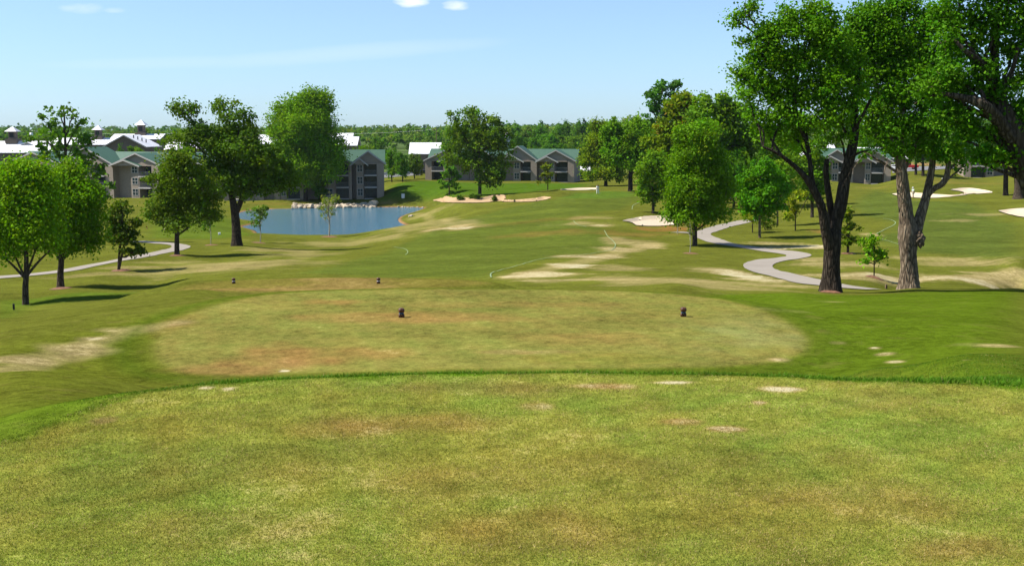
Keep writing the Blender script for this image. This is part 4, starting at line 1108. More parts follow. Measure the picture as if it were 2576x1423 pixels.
tree('low green tree on the far slope between the vivid tree and the trunks', (1975,535), st(1975,535,450,5), [(1975,400,40,30),(1945,380,36,28),(2000,370,34,30),(1970,350,40,28),(1930,410,30,26)],
     size=0.40, dens=1.1, col=(0.060, 0.110, 0.012), seed=44, Y=180)
tree('ragged yellow-green pine just right of the dark forked trunk', (2133,638), [[(2133,638,7),(2134,600,6),(2138,550,4),(2135,520,2)]],
     [(2138,532,14,16,0.8),(2130,560,18,18),(2150,572,16,12,0.6),(2130,590,20,16,0.9),(2148,606,16,10,0.6),(2125,612,14,10,0.6)],
     size=0.26, dens=0.95, col=(0.075, 0.092, 0.014), seed=45, clump=0.7)
tree('little willow-like tree with bright drooping leaves between the two big trunks', (2199,697), [[(2199,697,3.5),(2199,665,3),(2196,630,2)],[(2199,668,2),(2212,645,1.5)]],
     [(2188,610,18,14),(2200,622,20,16,0.8),(2178,635,14,20,0.8),(2212,640,15,14,0.7),(2192,600,12,9,0.6),(2172,655,8,10,0.3),(2220,650,10,12,0.4)],
     size=0.17, dens=0.75, col=(0.085, 0.155, 0.012), seed=46, clump=0.7)
for i, (px, py, top, w, lb) in enumerate([(2304,440,372,7,'leafy tree left of its twin beside the red pickup'),(2322,443,368,8,'leafy tree right of its twin beside the red pickup')]):
    tree(lb, (px, py), st(px, py, top, w), [(px, 375, 34, 24), (px + 14, 355, 30, 24), (px - 18, 360, 28, 24, 0.8), (px + 4, 395, 30, 12, 0.6)], size=0.42, dens=0.9, col=(0.045, 0.080, 0.012), bark='bark_dark', seed=57 + i, twigs=0)
tree('dark-trunked tree right of the long bunker on the far right slope', (2530,492), [[(2530,492,13),(2530,460,12),(2531,400,10),(2530,360,6)]],
     [(2525,345,40,30),(2500,370,40,30),(2550,370,36,30),(2510,400,44,20,0.9),(2480,395,30,18,0.6),(2540,320,40,28)], size=0.36, dens=0.9, col=(0.05, 0.085, 0.014), bark='bark_dark', seed=52)
tree('stout pale-footed tree at the right frame edge behind the bunkers', (2562,500), [[(2562,500,24),(2562,470,20),(2560,430,16),(2565,380,12),(2575,330,8)],[(2560,445,10),(2540,425,8),(2515,405,5)]],
     [(2560,340,44,34),(2590,370,40,34),(2580,310,44,34),(2535,390,36,20,0.7),(2600,420,34,24,0.8)], size=0.34, dens=0.9, col=(0.045, 0.08, 0.012), bark='bark_mid', seed=53)

# --- the three great trees on the right
tree('big dark-trunked tree forking low into three limbs beside the path', (2090,734), [
      [(2090,734,54,0),(2090,690,44,0),(2092,640,41,0),(2096,600,39,0),(2104,560,29,0.1),(2116,510,31,0.1),(2126,450,28,0.2),(2140,390,26,0.2),(2150,330,21,0.2),(2150,260,15,0.1),(2160,190,10,0),(2165,120,6,0)],
      [(2086,625,26,-0.1),(2076,570,24,-0.3),(2066,520,20,-0.4),(2048,480,19,-0.5),(2025,445,15,-0.6),(1995,415,11,-0.7),(1955,385,8,-0.8),(1920,370,5,-0.8)],
      [(2095,610,18,0.3),(2094,560,17,0.5),(2086,500,16,0.6),(2078,440,14,0.6),(2080,400,11,0.6)],
      [(2050,485,11,-0.5),(2040,430,11,-0.5),(2032,370,10,-0.4),(2010,310,9,-0.3),(1998,240,8,0),(2010,180,5,0)],
      [(2135,400,9,0.1),(2160,385,6,-0.4),(2185,378,4,-0.6)], [(2145,330,12,0),(2170,290,8,-0.3),(2190,250,6,-0.5)]],
     [(1935,90,50,45),(1990,60,45,42),(2050,70,50,44),(1900,150,38,30,0.8),(1960,160,60,42),(2030,150,60,46),(2090,120,45,46),(1890,200,42,34,0.8),(1950,230,55,40),(2020,240,60,44),(2090,210,55,50),(1960,290,50,32,0.8),(2030,310,55,32,0.8),(2100,290,50,38,0.9),
      (2085,78,24,34,0.8),(2102,125,30,40,0.9),(1880,105,14,10,0.3),(2060,30,26,22,0.6),(2040,20,10,16,0.3),(1880,240,30,18,0.5),(2140,170,40,44,0.8),(2000,350,44,20,0.5),(1930,330,40,20,0.5),(2110,345,36,16,0.4),(1860,185,18,14,0.4),(2150,240,34,40,0.8),(1900,290,30,20,0.5),(1880,35,20,28,0.16),(1858,55,13,16,0.12)],
     size=0.11, dens=1.08, col=(0.070, 0.135, 0.013), bark='bark_dark', seed=60, sides=18, wob=0.10, clump=0.62, deep=1.0, twigs=0.45,
     extra=[[(1884,75,3),(1878,45,2.4),(1874,15,1.6),(1880,-15,0.8)],[(1878,45,2),(1893,20,1.3),(1902,-5,0.7)],[(1880,60,2),(1862,30,1.3),(1855,5,0.8)],[(1876,50,1.6),(1858,62,1.2),(1842,45,0.7)],
            [(2060,460,2.5),(2030,500,2),(2010,540,1.2)],[(2120,470,2.4,-1),(2140,430,2,-1.2),(2155,400,1.4,-1.2)]])
tree('big pale-barked tree with burl, splitting into two upright limbs', (2287,725), [
      [(2287,725,50,0),(2286,680,42,0),(2284,640,41,0),(2284,590,48,0),(2280,545,36,0),(2274,490,32,-0.1),(2268,430,27,-0.2),(2264,370,21,-0.2),(2268,300,15,-0.1),(2275,220,9,0),(2280,140,5,0)],
      [(2302,600,28,0.1),(2312,555,26,0.2),(2325,510,22,0.3),(2336,465,19,0.3),(2346,410,15,0.3),(2350,350,12,0.2),(2352,280,8,0.2)],
      [(2328,500,13,0.3),(2348,476,14,0.1),(2370,462,15,0),(2382,440,14,0),(2386,400,12,0),(2384,350,9,0)],
      [(2264,400,12,-0.2),(2245,360,10,-0.3),(2235,300,7,-0.4),(2215,240,5,-0.5)], [(2266,440,10,0),(2290,400,9,-0.2),(2305,350,7,-0.3),(2320,280,5,0)]],
     [(2230,60,55,50),(2290,90,60,52),(2350,60,50,50),(2190,110,50,42),(2152,78,34,34,0.9),(2168,45,30,28,0.8),(2150,125,36,38,0.9),(2240,150,60,48),(2310,170,60,50),(2370,150,50,48),(2190,190,50,44),(2250,230,60,44),(2320,250,60,44),(2380,230,50,46),(2200,270,50,38),(2260,310,55,36),(2330,320,55,36),(2390,310,44,40),
      (2190,330,40,28,0.7),(2240,370,44,24,0.6),(2310,375,50,24,0.7),(2380,380,44,26,0.7),(2160,90,26,30,0.6),(2200,30,34,34,0.8),(2270,10,50,34),(2150,150,26,34,0.6),(2420,380,30,26,0.6),(2180,385,26,14,0.4),(2420,420,20,16,0.3)],
     size=0.11, dens=1.08, col=(0.055, 0.118, 0.012), bark='bark_pale', seed=61, sides=18, wob=0.12, clump=0.62, deep=1.0, twigs=0.4,
     extra=[[(2233,405,3,-1.6),(2226,425,2.4,-1.8),(2222,440,1.4,-1.8)],[(2176,382,2,-1),(2150,420,1.5,-1),(2120,470,0.8,-1)]])
big = tree('massive dark tree leaning in from beyond the right edge', (2695,765), [
      [(2695,770,112,0),(2685,700,96,0),(2668,620,90,0),(2640,530,84,0),(2603,450,78,0),(2570,370,70,0),(2528,295,56,0),(2503,230,34,0.2),(2500,150,22,0.3),(2510,60,14,0.3),(2520,-20,9,0.3)],
      [(2545,350,34,-0.2),(2510,300,30,-0.4),(2470,262,26,-0.6),(2425,247,17,-0.5),(2375,238,10,-0.3),(2330,245,5,0.0),(2300,262,2.5,0.3)],
      [(2515,290,26,0),(2480,240,22,0.3),(2455,190,16,0.5),(2440,140,11,0.6),(2400,110,8,0.6)],
      [(2500,230,20,0),(2470,160,14,-0.3),(2430,130,10,-0.5),(2400,100,7,-0.5)], [(2560,380,30,0),(2600,300,26,0.4),(2640,220,20,0.6),(2660,140,12,0.6)],
      [(2510,240,14,0),(2545,180,11,-0.3),(2560,120,8,-0.4)]],
     [(2390,40,44,40),(2440,90,50,44,0.8),(2500,50,50,50),(2550,110,44,50),(2420,-30,60,44),(2520,-30,60,50),(2600,40,60,60),(2380,120,40,34,0.7),(2460,170,50,34,0.7),(2530,210,40,40,0.8),(2570,280,36,50,0.9),(2400,190,50,34),(2350,220,40,34,0.8),(2430,300,44,30,0.8),(2380,290,44,28,0.8),
      (2470,330,40,30,0.8),(2420,350,40,26,0.7),(2490,390,34,24,0.6),(2620,170,50,60),(2600,360,30,40,0.8),(2560,-60,80,50),(2660,60,60,80),(2440,230,40,24,0.7),(2540,395,26,20,0.5),(2570,350,30,30,0.6),(2460,400,26,12,0.4)],
     size=0.09, dens=1.0, col=(0.052, 0.112, 0.014), bark='bark_mid', seed=62, Y=33, sides=20, wob=0.14, clump=0.6, deep=1.0, twigs=0.4)
# burl on the pale trunk
def burl():
    b = P(2264, 590, 55.0); root = [o for o in bpy.data.objects if o.get('label', '').startswith('big pale-barked')][0]
    loc = np.array(b) - np.array(root.location)
    import bmesh
    bm = bmesh.new(); bmesh.ops.create_icosphere(bm, subdivisions=4, radius=0.30)
    rs = np.random.RandomState(4); ph = rs.uniform(0, 6, 9)
    for v in bm.verts:
        d = v.co.normalized(); k = 1 + 0.22 * math.sin(d.x * 7 + ph[0]) * math.sin(d.z * 8 + ph[1]) + 0.16 * math.sin(d.y * 13 + ph[2] + d.z * 9) + 0.1 * math.sin(d.x * 21 + d.z * 17)
        v.co = Vector((v.co.x * k * 0.75, v.co.y * k * 0.8, v.co.z * k * 1.15))
    me = bpy.data.meshes.new('burl'); bm.to_mesh(me); bm.free()
    for p in me.polygons: p.use_smooth = True
    me.materials.append(M['bark_pale'])
    o = bpy.data.objects.new('burl', me); COL.objects.link(o); o.parent = root
    o.location = (loc[0] + 0.08, root['y_off'] if 'y_off' in root else -0.25, loc[2])
burl()

# ------------------------------------------------------------------ trees around the buildings and the wooded hills
def proto(label, w, h, col, seed, blobs, size, nleaf, group, conifer=False):
    rs = np.random.RandomState(seed)
    root = empty('tree', (0, 0, 0), 0, label, 'tree', group)
    g = Geo(); v, f = tube_np([(0, 0, -0.5), (0.1, 0, h * 0.3), (0, 0.1, h * 0.6), (0, 0, h * 0.85)], [0.035 * h, 0.028 * h, 0.018 * h, 0.006 * h], 7, 3); g.add(v, f)
    for b in blobs: limb(g, rs, (0, 0, h * 0.3), b[0], 0.012 * h, 0.004 * h, 5)
    g.build('trunk', M['bark_dark'], root)
    V, F, cc, _, _ = leaves(rs, blobs, nleaf, size, 0.07 * h + 0.25, col)
    mesh_obj('crown', V, F, M['leaf'], root, cols=cc)
    return root
def rblobs(seed, h, w, n_=9, z0=0.35):
    rs = np.random.RandomState(seed); out = []
    for i in range(n_):
        t = (i + 0.5) / n_; z = h * (z0 + (0.92 - z0) * t); R = w * 0.5 * math.sin(math.pi * (0.22 + 0.68 * t)) 
        a = i * 2.4 + rs.uniform(0, 1); rr = R * 0.5
        out.append(((math.cos(a) * rr, math.sin(a) * rr, z), (R * 0.62 + 0.4, R * 0.62 + 0.4, h * 0.16), 1.0))
    return out
GRP = 'leafy trees of the wooded hillside'
protos = []
for i, (h, w, c) in enumerate([(12, 10, (0.055, 0.105, 0.016)), (11, 9, (0.080, 0.120, 0.022)), (13, 9, (0.045, 0.085, 0.016)), (10, 10, (0.072, 0.100, 0.035)), (12, 11, (0.062, 0.118, 0.020))]):
    protos.append(proto('leafy tree among many on the wooded hillside behind the buildings', w, h, c, 70 + i, rblobs(70 + i, h, w, 10, 0.25), 0.62, 3600, GRP))
used = [False] * len(protos)
def place(pi, px, top, wpx, Y, label=None, group=None, rz=None, rs=random.Random(3)):
    """put tree kind pi at distance Y with its top at outline height top"""
    a = float(ray(px, 400)[0]); x = a * Y; z0 = gz(x, Y); zt = float(P(px, top, Y)[2])
    h = max(3.0, zt - z0); H = (12, 11, 13, 10, 12)[pi]; Wd = (10, 9, 9, 10, 11)[pi]
    sw = wpx * Y / FPX / Wd
    sc = (sw, sw, h / H)
    if not used[pi]:
        o = protos[pi]; used[pi] = True; o.location = (x, Y, z0); o.scale = sc; o.rotation_euler = (0, 0, rs.uniform(0, 6))
        if label: o['label'] = label
        if group: o['group'] = group
        elif label and 'group' in o: del o['group']
        return o
    o = copy_tree(protos[pi], (x, Y, z0), rs.uniform(0, 6) if rz is None else rz, sc, label or 'leafy tree among many on the wooded hillside behind the buildings', group or GRP)
    if label and not group: del o['group']
    return o
rr_ = random.Random(11)
KL = ('mid green', 'yellow-green', 'dark green', 'greyish green', 'fresh green')
def band(x0, x1, n_, tops, Yr, wr, where, kinds=(0, 1, 2, 3, 4)):
    for i in range(n_):
        px = x0 + (x1 - x0) * (i + rr_.uniform(0.2, 0.8)) / n_
        t = (px - x0) / (x1 - x0); top = tops[0] + (tops[1] - tops[0]) * t + rr_.uniform(-5, 6)
        kd = rr_.choice(kinds); place(kd, px, top, rr_.uniform(*wr), rr_.uniform(*Yr), KL[kd] + ' leafy tree ' + where, GRP)
band(1240, 1640, 16, (318, 305), (520, 560), (34, 52), 'in the highest back row of the wooded hillside')
band(1270, 1640, 14, (345, 325), (440, 480), (34, 56), 'in the middle row of the hillside behind the two-storey building')
band(1300, 1700, 12, (368, 345), (380, 410), (34, 50), 'in the front row of the hillside behind the two-storey building')
band(1640, 2000, 10, (320, 330), (430, 470), (44, 64), 'on the hill behind the dense middle group of trees')
band(2000, 2620, 14, (350, 330), (400, 440), (40, 60), 'in the back row behind the big trunks at right')
band(2050, 2620, 12, (385, 368), (340, 360), (30, 46), 'in the front row beyond the right fairway')
for (pi, px, top, w, Y, lb) in [
    (1, 920, 360, 62, 300, 'domed bright green tree behind the right end of the three-storey building'),
    (4, 985, 372, 46, 292, 'green tree beside the car park right of the three-storey building'),
    (0, 1012, 382, 40, 285, 'short green tree in front of the grey road, left of the white roof'),
    (3, 1042, 386, 44, 300, 'brownish green tree below the white metal roof'),
    (4, 1118, 372, 44, 330, 'green tree behind the left gable of the two-storey building'),
    (1, 340, 364, 60, 300, 'bright yellow-green tree between the green roof and the dark gabled hall'),
    (2, 305, 372, 36, 296, 'dark narrow tree left of the bright yellow-green tree by the hall'),
    (2, 400, 380, 50, 300, 'dark tree between the green roofs and the white roofs'),
    (3, 370, 325, 40, 420, 'pale tree behind the cupola of the dark gabled hall'),
    (0, 12, 415, 40, 262, 'green tree at the left frame edge before the long white roof'),
    (4, 860, 395, 60, 285, 'green tree behind the gables of the three-storey building'),
    (2, 950, 350, 50, 420, 'dark round tree far beyond the white metal roofs'),
    (2, 1300, 338, 30, 400, 'dark conical tree right of the silver dome'),
    (3, 1330, 372, 60, 330, 'pale bushy tree behind the gables of the two-storey building'),
    (0, 1468, 430, 14, 296, 'small dark tree beside the white-roofed garage')]:
    place(pi, px, top, w, Y, lb)
def conifer(label, px, top, by, wpx, Y, col=(0.03, 0.055, 0.02)):
    x = float(ray(px, 400)[0]) * Y; z0 = gz(x, Y); zt = float(P(px, top, Y)[2]); h = zt - z0; w = wpx * Y / FPX / 2
    rs = np.random.RandomState(9)
    root = empty('conifer', (x, Y, z0), 0, label, 'tree')
    g = Geo(); v, f = tube_np([(0, 0, -0.5), (0, 0, h * 0.5), (0, 0, h)], [0.3, 0.2, 0.04], 6, 2); g.add(v, f); 
    blobs = []
    for i in range(9):
        t = i / 9; R = w * (1.05 - t); blobs.append(((0, 0, h * (0.3 + 0.7 * t)), (R, R, h * 0.05), 1))
    for i in range(30):
        a = rs.uniform(0, 6.28); t = rs.uniform(0.3, 0.95); R = w * 1.1 * (1.1 - t); limb(g, rs, (0, 0, h * t), (math.cos(a) * R, math.sin(a) * R, h * t - 0.1 * R), 0.05, 0.01, 4)
    g.build('trunk', M['bark_dark'], root)
    V, F, cc, _, _ = leaves(rs, blobs, 2600, 0.45, 0.4, col); mesh_obj('crown', V, F, M['leaf'], root, cols=cc)
conifer('dark pointed conifer poking above the wooded ridge', 1468, 293, 330, 34, 540)
bare_tree('pale sparse leafless tree on the wooded ridge beside the middle group', (1588,360), 272, 26, 41, 6, ((0.14,0.15,0.07), 2600, 0.5), nb=30, Y=500)
def wood(name, x0, x1, Y0, Y1, n_, h, seed, cols, nl=170, size=1.3):
    """a far-off wood that reads as one mass"""
    rs = np.random.RandomState(seed); Vs = []; Fs = []; Cs = []; k = 0
    for i in range(n_):
        Y = Y0 * (Y1 / Y0) ** rs.uniform(); a = float(ray(rs.uniform(x0, x1), 330)[0]); x = a * Y; z = gz(x, Y); hh = h * rs.uniform(0.85, 1.1); w = hh * rs.uniform(0.55, 0.95)
        V, F, cc, _, _ = leaves(rs, [((x, Y, z + hh * 0.55), (w, w, hh * 0.45), 1)], nl, size * rs.uniform(0.8, 1.2), hh * 0.12, cols[rs.randint(len(cols))], var=0.12)
        Vs.append(V); Fs.append(F + k); Cs.append(cc); k += len(V)
    o = mesh_obj(name, np.vstack(Vs), np.vstack(Fs), M['leaf'], cols=np.vstack(Cs)); setp(o, kind='stuff'); return o
WC = [(0.055, 0.10, 0.02), (0.07, 0.11, 0.03), (0.045, 0.085, 0.02), (0.085, 0.11, 0.04)]
wood('woodland', -60, 1280, 900, 1500, 620, 13, 1, WC)
wood('woodland', 560, 1500, 600, 900, 300, 13, 2, WC)
wood('woodland', -60, 700, 620, 900, 240, 11, 5, WC)
wood('woodland', -60, 2640, 1700, 2600, 420, 17, 3, WC, 130, 2.2)
wood('woodland', -1800, -60, 620, 1500, 260, 12, 6, WC, 150, 1.5)
wood('woodland', 2640, 4000, 420, 1100, 160, 13, 7, WC, 150, 1.5)
wood('woodland', 1250, 2640, 640, 1100, 420, 15, 4, WC)

# ------------------------------------------------------------------ buildings
def gable_roof(mb, x0, x1, y0, y1, z, rise, ov=0.4, th=0.16):
    """ridge along y"""
    xm = (x0 + x1) / 2; k = rise / ((x1 - x0) / 2)
    for s, xe in ((-1, x0 - ov), (1, x1 + ov)):
        ze = z - k * ov
        if s < 0: poly = [(xe, ze), (xm, z + rise), (xm, z + rise + th), (xe, ze + th)]
        else: poly = [(xm, z + rise), (xe, ze), (xe, ze + th), (xm, z + rise + th)]
        mb.prism(poly, 'y', y0, y1)
def rake(mb, x0, x1, y, z, rise, ov=0.4, th=0.34, d=0.07):
    xm = (x0 + x1) / 2; k = rise / ((x1 - x0) / 2)
    ze = z - k * ov
    mb.prism([(x0 - ov, ze - th + 0.19), (xm, z + rise - th + 0.19), (xm, z + rise + 0.19), (x0 - ov, ze + 0.19)], 'y', y - d, y)
    mb.prism([(xm + 0.003, z + rise - th + 0.19), (x1 + ov, ze - th + 0.19), (x1 + ov, ze + 0.19), (xm + 0.003, z + rise + 0.19)], 'y', y - d, y)
def apartment(label, px_ref, py_ref, Yr, yaw, storeys, mods, sh=2.7, wall='brick', depth=12.0, rise=2.6):
    """mods: list of dicts with outline positions: rec (recessed wall), win, bal, pier, each (px0, px1)"""
    a, b = ray(px_ref, py_ref); X0 = float(a) * Yr; z0 = float(b) * Yr
    root = empty('apartment_building', (X0, Yr, z0), yaw, label, 'building')
    ca, sa = math.cos(yaw), math.sin(yaw)
    def t(px):
        u = float(ray(px, py_ref)[0]); return (u * Yr - X0) / (ca - u * sa)
    H = storeys * sh
    wl, rf, fa = MB(), MB(), MB()
    xs = [t(v) for m in mods for k in ('rec', 'win', 'bal', 'pier') if k in m for v in m[k]]
    xa, xb = min(xs), max(xs)
    for mi, m in enumerate(mods):
        yo = 0.004 * mi + m.get('y', 0.0)
        allx = [t(v) for k in ('rec', 'win', 'bal', 'pier') if k in m for v in m[k]]
        x0, x1 = min(allx), max(allx)
        if 'rec' in m:
            r0, r1 = t(m['rec'][0]), t(m['rec'][1]); wl.box(r0, r1, 2.0 + yo, depth, -2, H)
        if 'pier' in m:
            p0, p1 = t(m['pier'][0]), t(m['pier'][1]); wl.box(p0, p1, yo, depth, -2, H)
        if 'win' in m:
            w0, w1 = t(m['win'][0]), t(m['win'][1]); wl.box(w0, w1, yo + 0.05, depth, -2, H)
            cx = (w0 + w1) / 2; ww = min(1.5, (w1 - w0) * 0.62)
            for k in range(storeys):
                zb = k * sh + 0.75
                fr = MB(); fr.box(cx - ww/2 - 0.1, cx + ww/2 + 0.1, yo - 0.02, yo + 0.048, zb + 1.45, zb + 1.56).box(cx - ww/2 - 0.1, cx + ww/2 + 0.1, yo - 0.04, yo + 0.048, zb - 0.1, zb)
                fr.box(cx - ww/2 - 0.1, cx - ww/2, yo - 0.02, yo + 0.048, zb, zb + 1.45).box(cx + ww/2, cx + ww/2 + 0.1, yo - 0.02, yo + 0.048, zb, zb + 1.45).box(cx - 0.05, cx + 0.05, yo - 0.01, yo + 0.048, zb, zb + 1.45)
                fr.box(cx - ww/2, cx - 0.05, yo - 0.005, yo + 0.048, zb + 0.68, zb + 0.76).box(cx + 0.05, cx + ww/2, yo - 0.005, yo + 0.048, zb + 0.68, zb + 0.76)
                w_ = fr.build('window', M['fascia'], root)
                MB().box(cx - ww/2, cx + ww/2, yo + 0.02, yo + 0.045, zb, zb + 1.45).build('pane', M['glass'], w_)
        if 'bal' in m:
            b0, b1 = t(m['bal'][0]), t(m['bal'][1])
            wl.box(b0, b1, 2.2 + yo, depth, -2, H)
            wl.box(b0, b1, yo + 0.03, 2.19 + yo, H - 0.28, H - 0.003)
            for k in range(storeys):
                z = k * sh
                bl = MB()
                if k > 0: bl.box(b0 + 0.003, b1 - 0.003, yo - 0.55, 2.19 + yo, z - 0.28, z)
                else: bl.box(b0 + 0.003, b1 - 0.003, yo - 0.2, 2.19 + yo, -1.5, 0.02)
                bo = bl.build('balcony', M['fascia'], root)
                dr = MB(); dr.box(b0 + 0.12, b1 - 0.12, 2.14 + yo, 2.197 + yo, z + 0.03, z + 2.3); dr.build('glass_door', M['glass'], bo)  # sliding door, widened so its dark glass stands in for the balcony's shade
                if k > 0:
                    rl = MB(); rl.box(b0 + 0.01, b1 - 0.01, yo - 0.52, yo - 0.46, z + 0.98, z + 1.04).box(b0 + 0.01, b1 - 0.01, yo - 0.51, yo - 0.47, z + 0.08, z + 0.12)
                    nb = max(6, int((b1 - b0) / 0.16))
                    for q in range(nb + 1):
                        xx = b0 + 0.02 + (b1 - b0 - 0.07) * q / nb; rl.box(xx, xx + 0.03, yo - 0.505, yo - 0.475, z + 0.121, z + 0.979)
                    rl.build('railing', M['rail'], bo)
        # gables
        g0, g1 = x0 + 0.0, x1 + 0.15
        rs_ = m.get('rise', rise)
        if m.get('gable', True):
            xm = (g0 + g1) / 2
            wl.prism([(g0, H + 0.004 * mi), (g1, H + 0.004 * mi), (xm, H + rs_ - 0.02)], 'y', 0.30 + yo, depth * 0.6)
            gable_roof(rf, g0, g1, -0.25 + yo, depth * 0.62, H, rs_, th=0.15 + 0.003 * mi)
            rake(fa, g0, g1, -0.253 + yo, H, rs_)
            if m.get('small', True) and 'bal' in m and 'rec' in m:
                if m.get('mirror'): s0, s1 = min(t(m['bal'][1]), t(m['win'][0])) - 0.6, g1
                else: s0, s1 = g0, max(t(m['bal'][0]), t(m['win'][1])) + 0.6
                xm = (s0 + s1) / 2; r2 = rs_ * 0.5
                wl.prism([(s0, H - 0.25), (s1, H - 0.25), (xm, H + r2 - 0.28)], 'y', -0.75 + yo, 0.295 + yo)
                gable_roof(rf, s0, s1, -1.1 + yo, 0.29 + yo, H - 0.25, r2, th=0.14)
                rake(fa, s0, s1, -1.103 + yo, H - 0.25, r2)
    # long rear roof, ridge along the front
    zr = H + rise * 1.05; ym = depth * 0.62
    rf.prism([(3.2, H - 0.1), (ym, zr), (ym, zr + 0.15), (3.2, H + 0.05)], 'x', xa - 0.35, xb + 0.35)
    rf.prism([(ym, zr), (depth + 0.8, H - 0.3), (depth + 0.8, H - 0.15), (ym, zr + 0.15)], 'x', xa - 0.35, xb + 0.35)
    wl.prism([(3.5, H), (depth - 0.02, H), (ym, zr - 0.1)], 'x', xa + 0.02, xb - 0.02)
    wl.build('wall', M[wall], root); rf.build('roof', M['green_roof'], root); fa.build('fascia', M['fascia'], root)
    return root
apartment('three-storey brick apartment building with green roofs at far left behind the trees', 300, 498, 264, rad(-22), 3, [
    dict(rec=(25,75), win=(75,98), bal=(98,130), pier=(130,152)),
    dict(rec=(153,205), win=(205,232), bal=(233,268), pier=(268,287), rise=3.9),
    dict(rec=(287,331), win=(331,352), bal=(353,383), pier=(384,405)),
    dict(rec=(406,440), win=(440,462), bal=(462,494), pier=(494,512))], sh=2.62)
apartment('shaded three-storey apartment building behind the pond, its lower floors partly sunlit', 850, 500, 251, rad(6), 3, [
    dict(rec=(560,600), win=(600,622), bal=(585,600), pier=(622,640), gable=False),
    dict(rec=(664,690), win=(641,664), pier=(690,705), gable=False),
    dict(rec=(706,707), win=(706,722), bal=(723,755), pier=(755,766), rise=2.4),
    dict(rec=(767,800), win=(812,845), bal=(846,878), pier=(878,886)),
    dict(rec=(887,897), win=(897,916), bal=(917,949), pier=(949,966))], sh=2.66)
apartment('long two-storey tan apartment building with green roof beyond the orange bunker', 1260, 457, 291, rad(-11), 2, [
    dict(pier=(1070,1086), bal=(1086,1115), win=(1115,1134), rec=(1134,1176), mirror=True),
    dict(rec=(1177,1200), win=(1200,1216), bal=(1216,1240), pier=(1240,1252), rise=2.6),
    dict(rec=(1253,1291), win=(1291,1309), bal=(1310,1335), pier=(1335,1350), rise=3.6),
    dict(rec=(1351,1381), win=(1381,1395), bal=(1396,1427), pier=(1428,1444))], sh=2.75)
apartment('two-storey apartment building seen between the two big trunks at right', 2200, 462, 264, rad(-14), 2, [
    dict(rec=(2060,2090), win=(2090,2108), bal=(2108,2132), pier=(2132,2145)),
    dict(rec=(2146,2174), win=(2174,2190), bal=(2191,2222), pier=(2223,2240))], sh=2.65)
apartment('low tan apartment building with dark porch at the right under the branches', 2460, 447, 272, rad(-14), 2, [
    dict(pier=(2425,2442), bal=(2443,2478), win=(2479,2500), rec=(2501,2530), mirror=True)], sh=2.9)

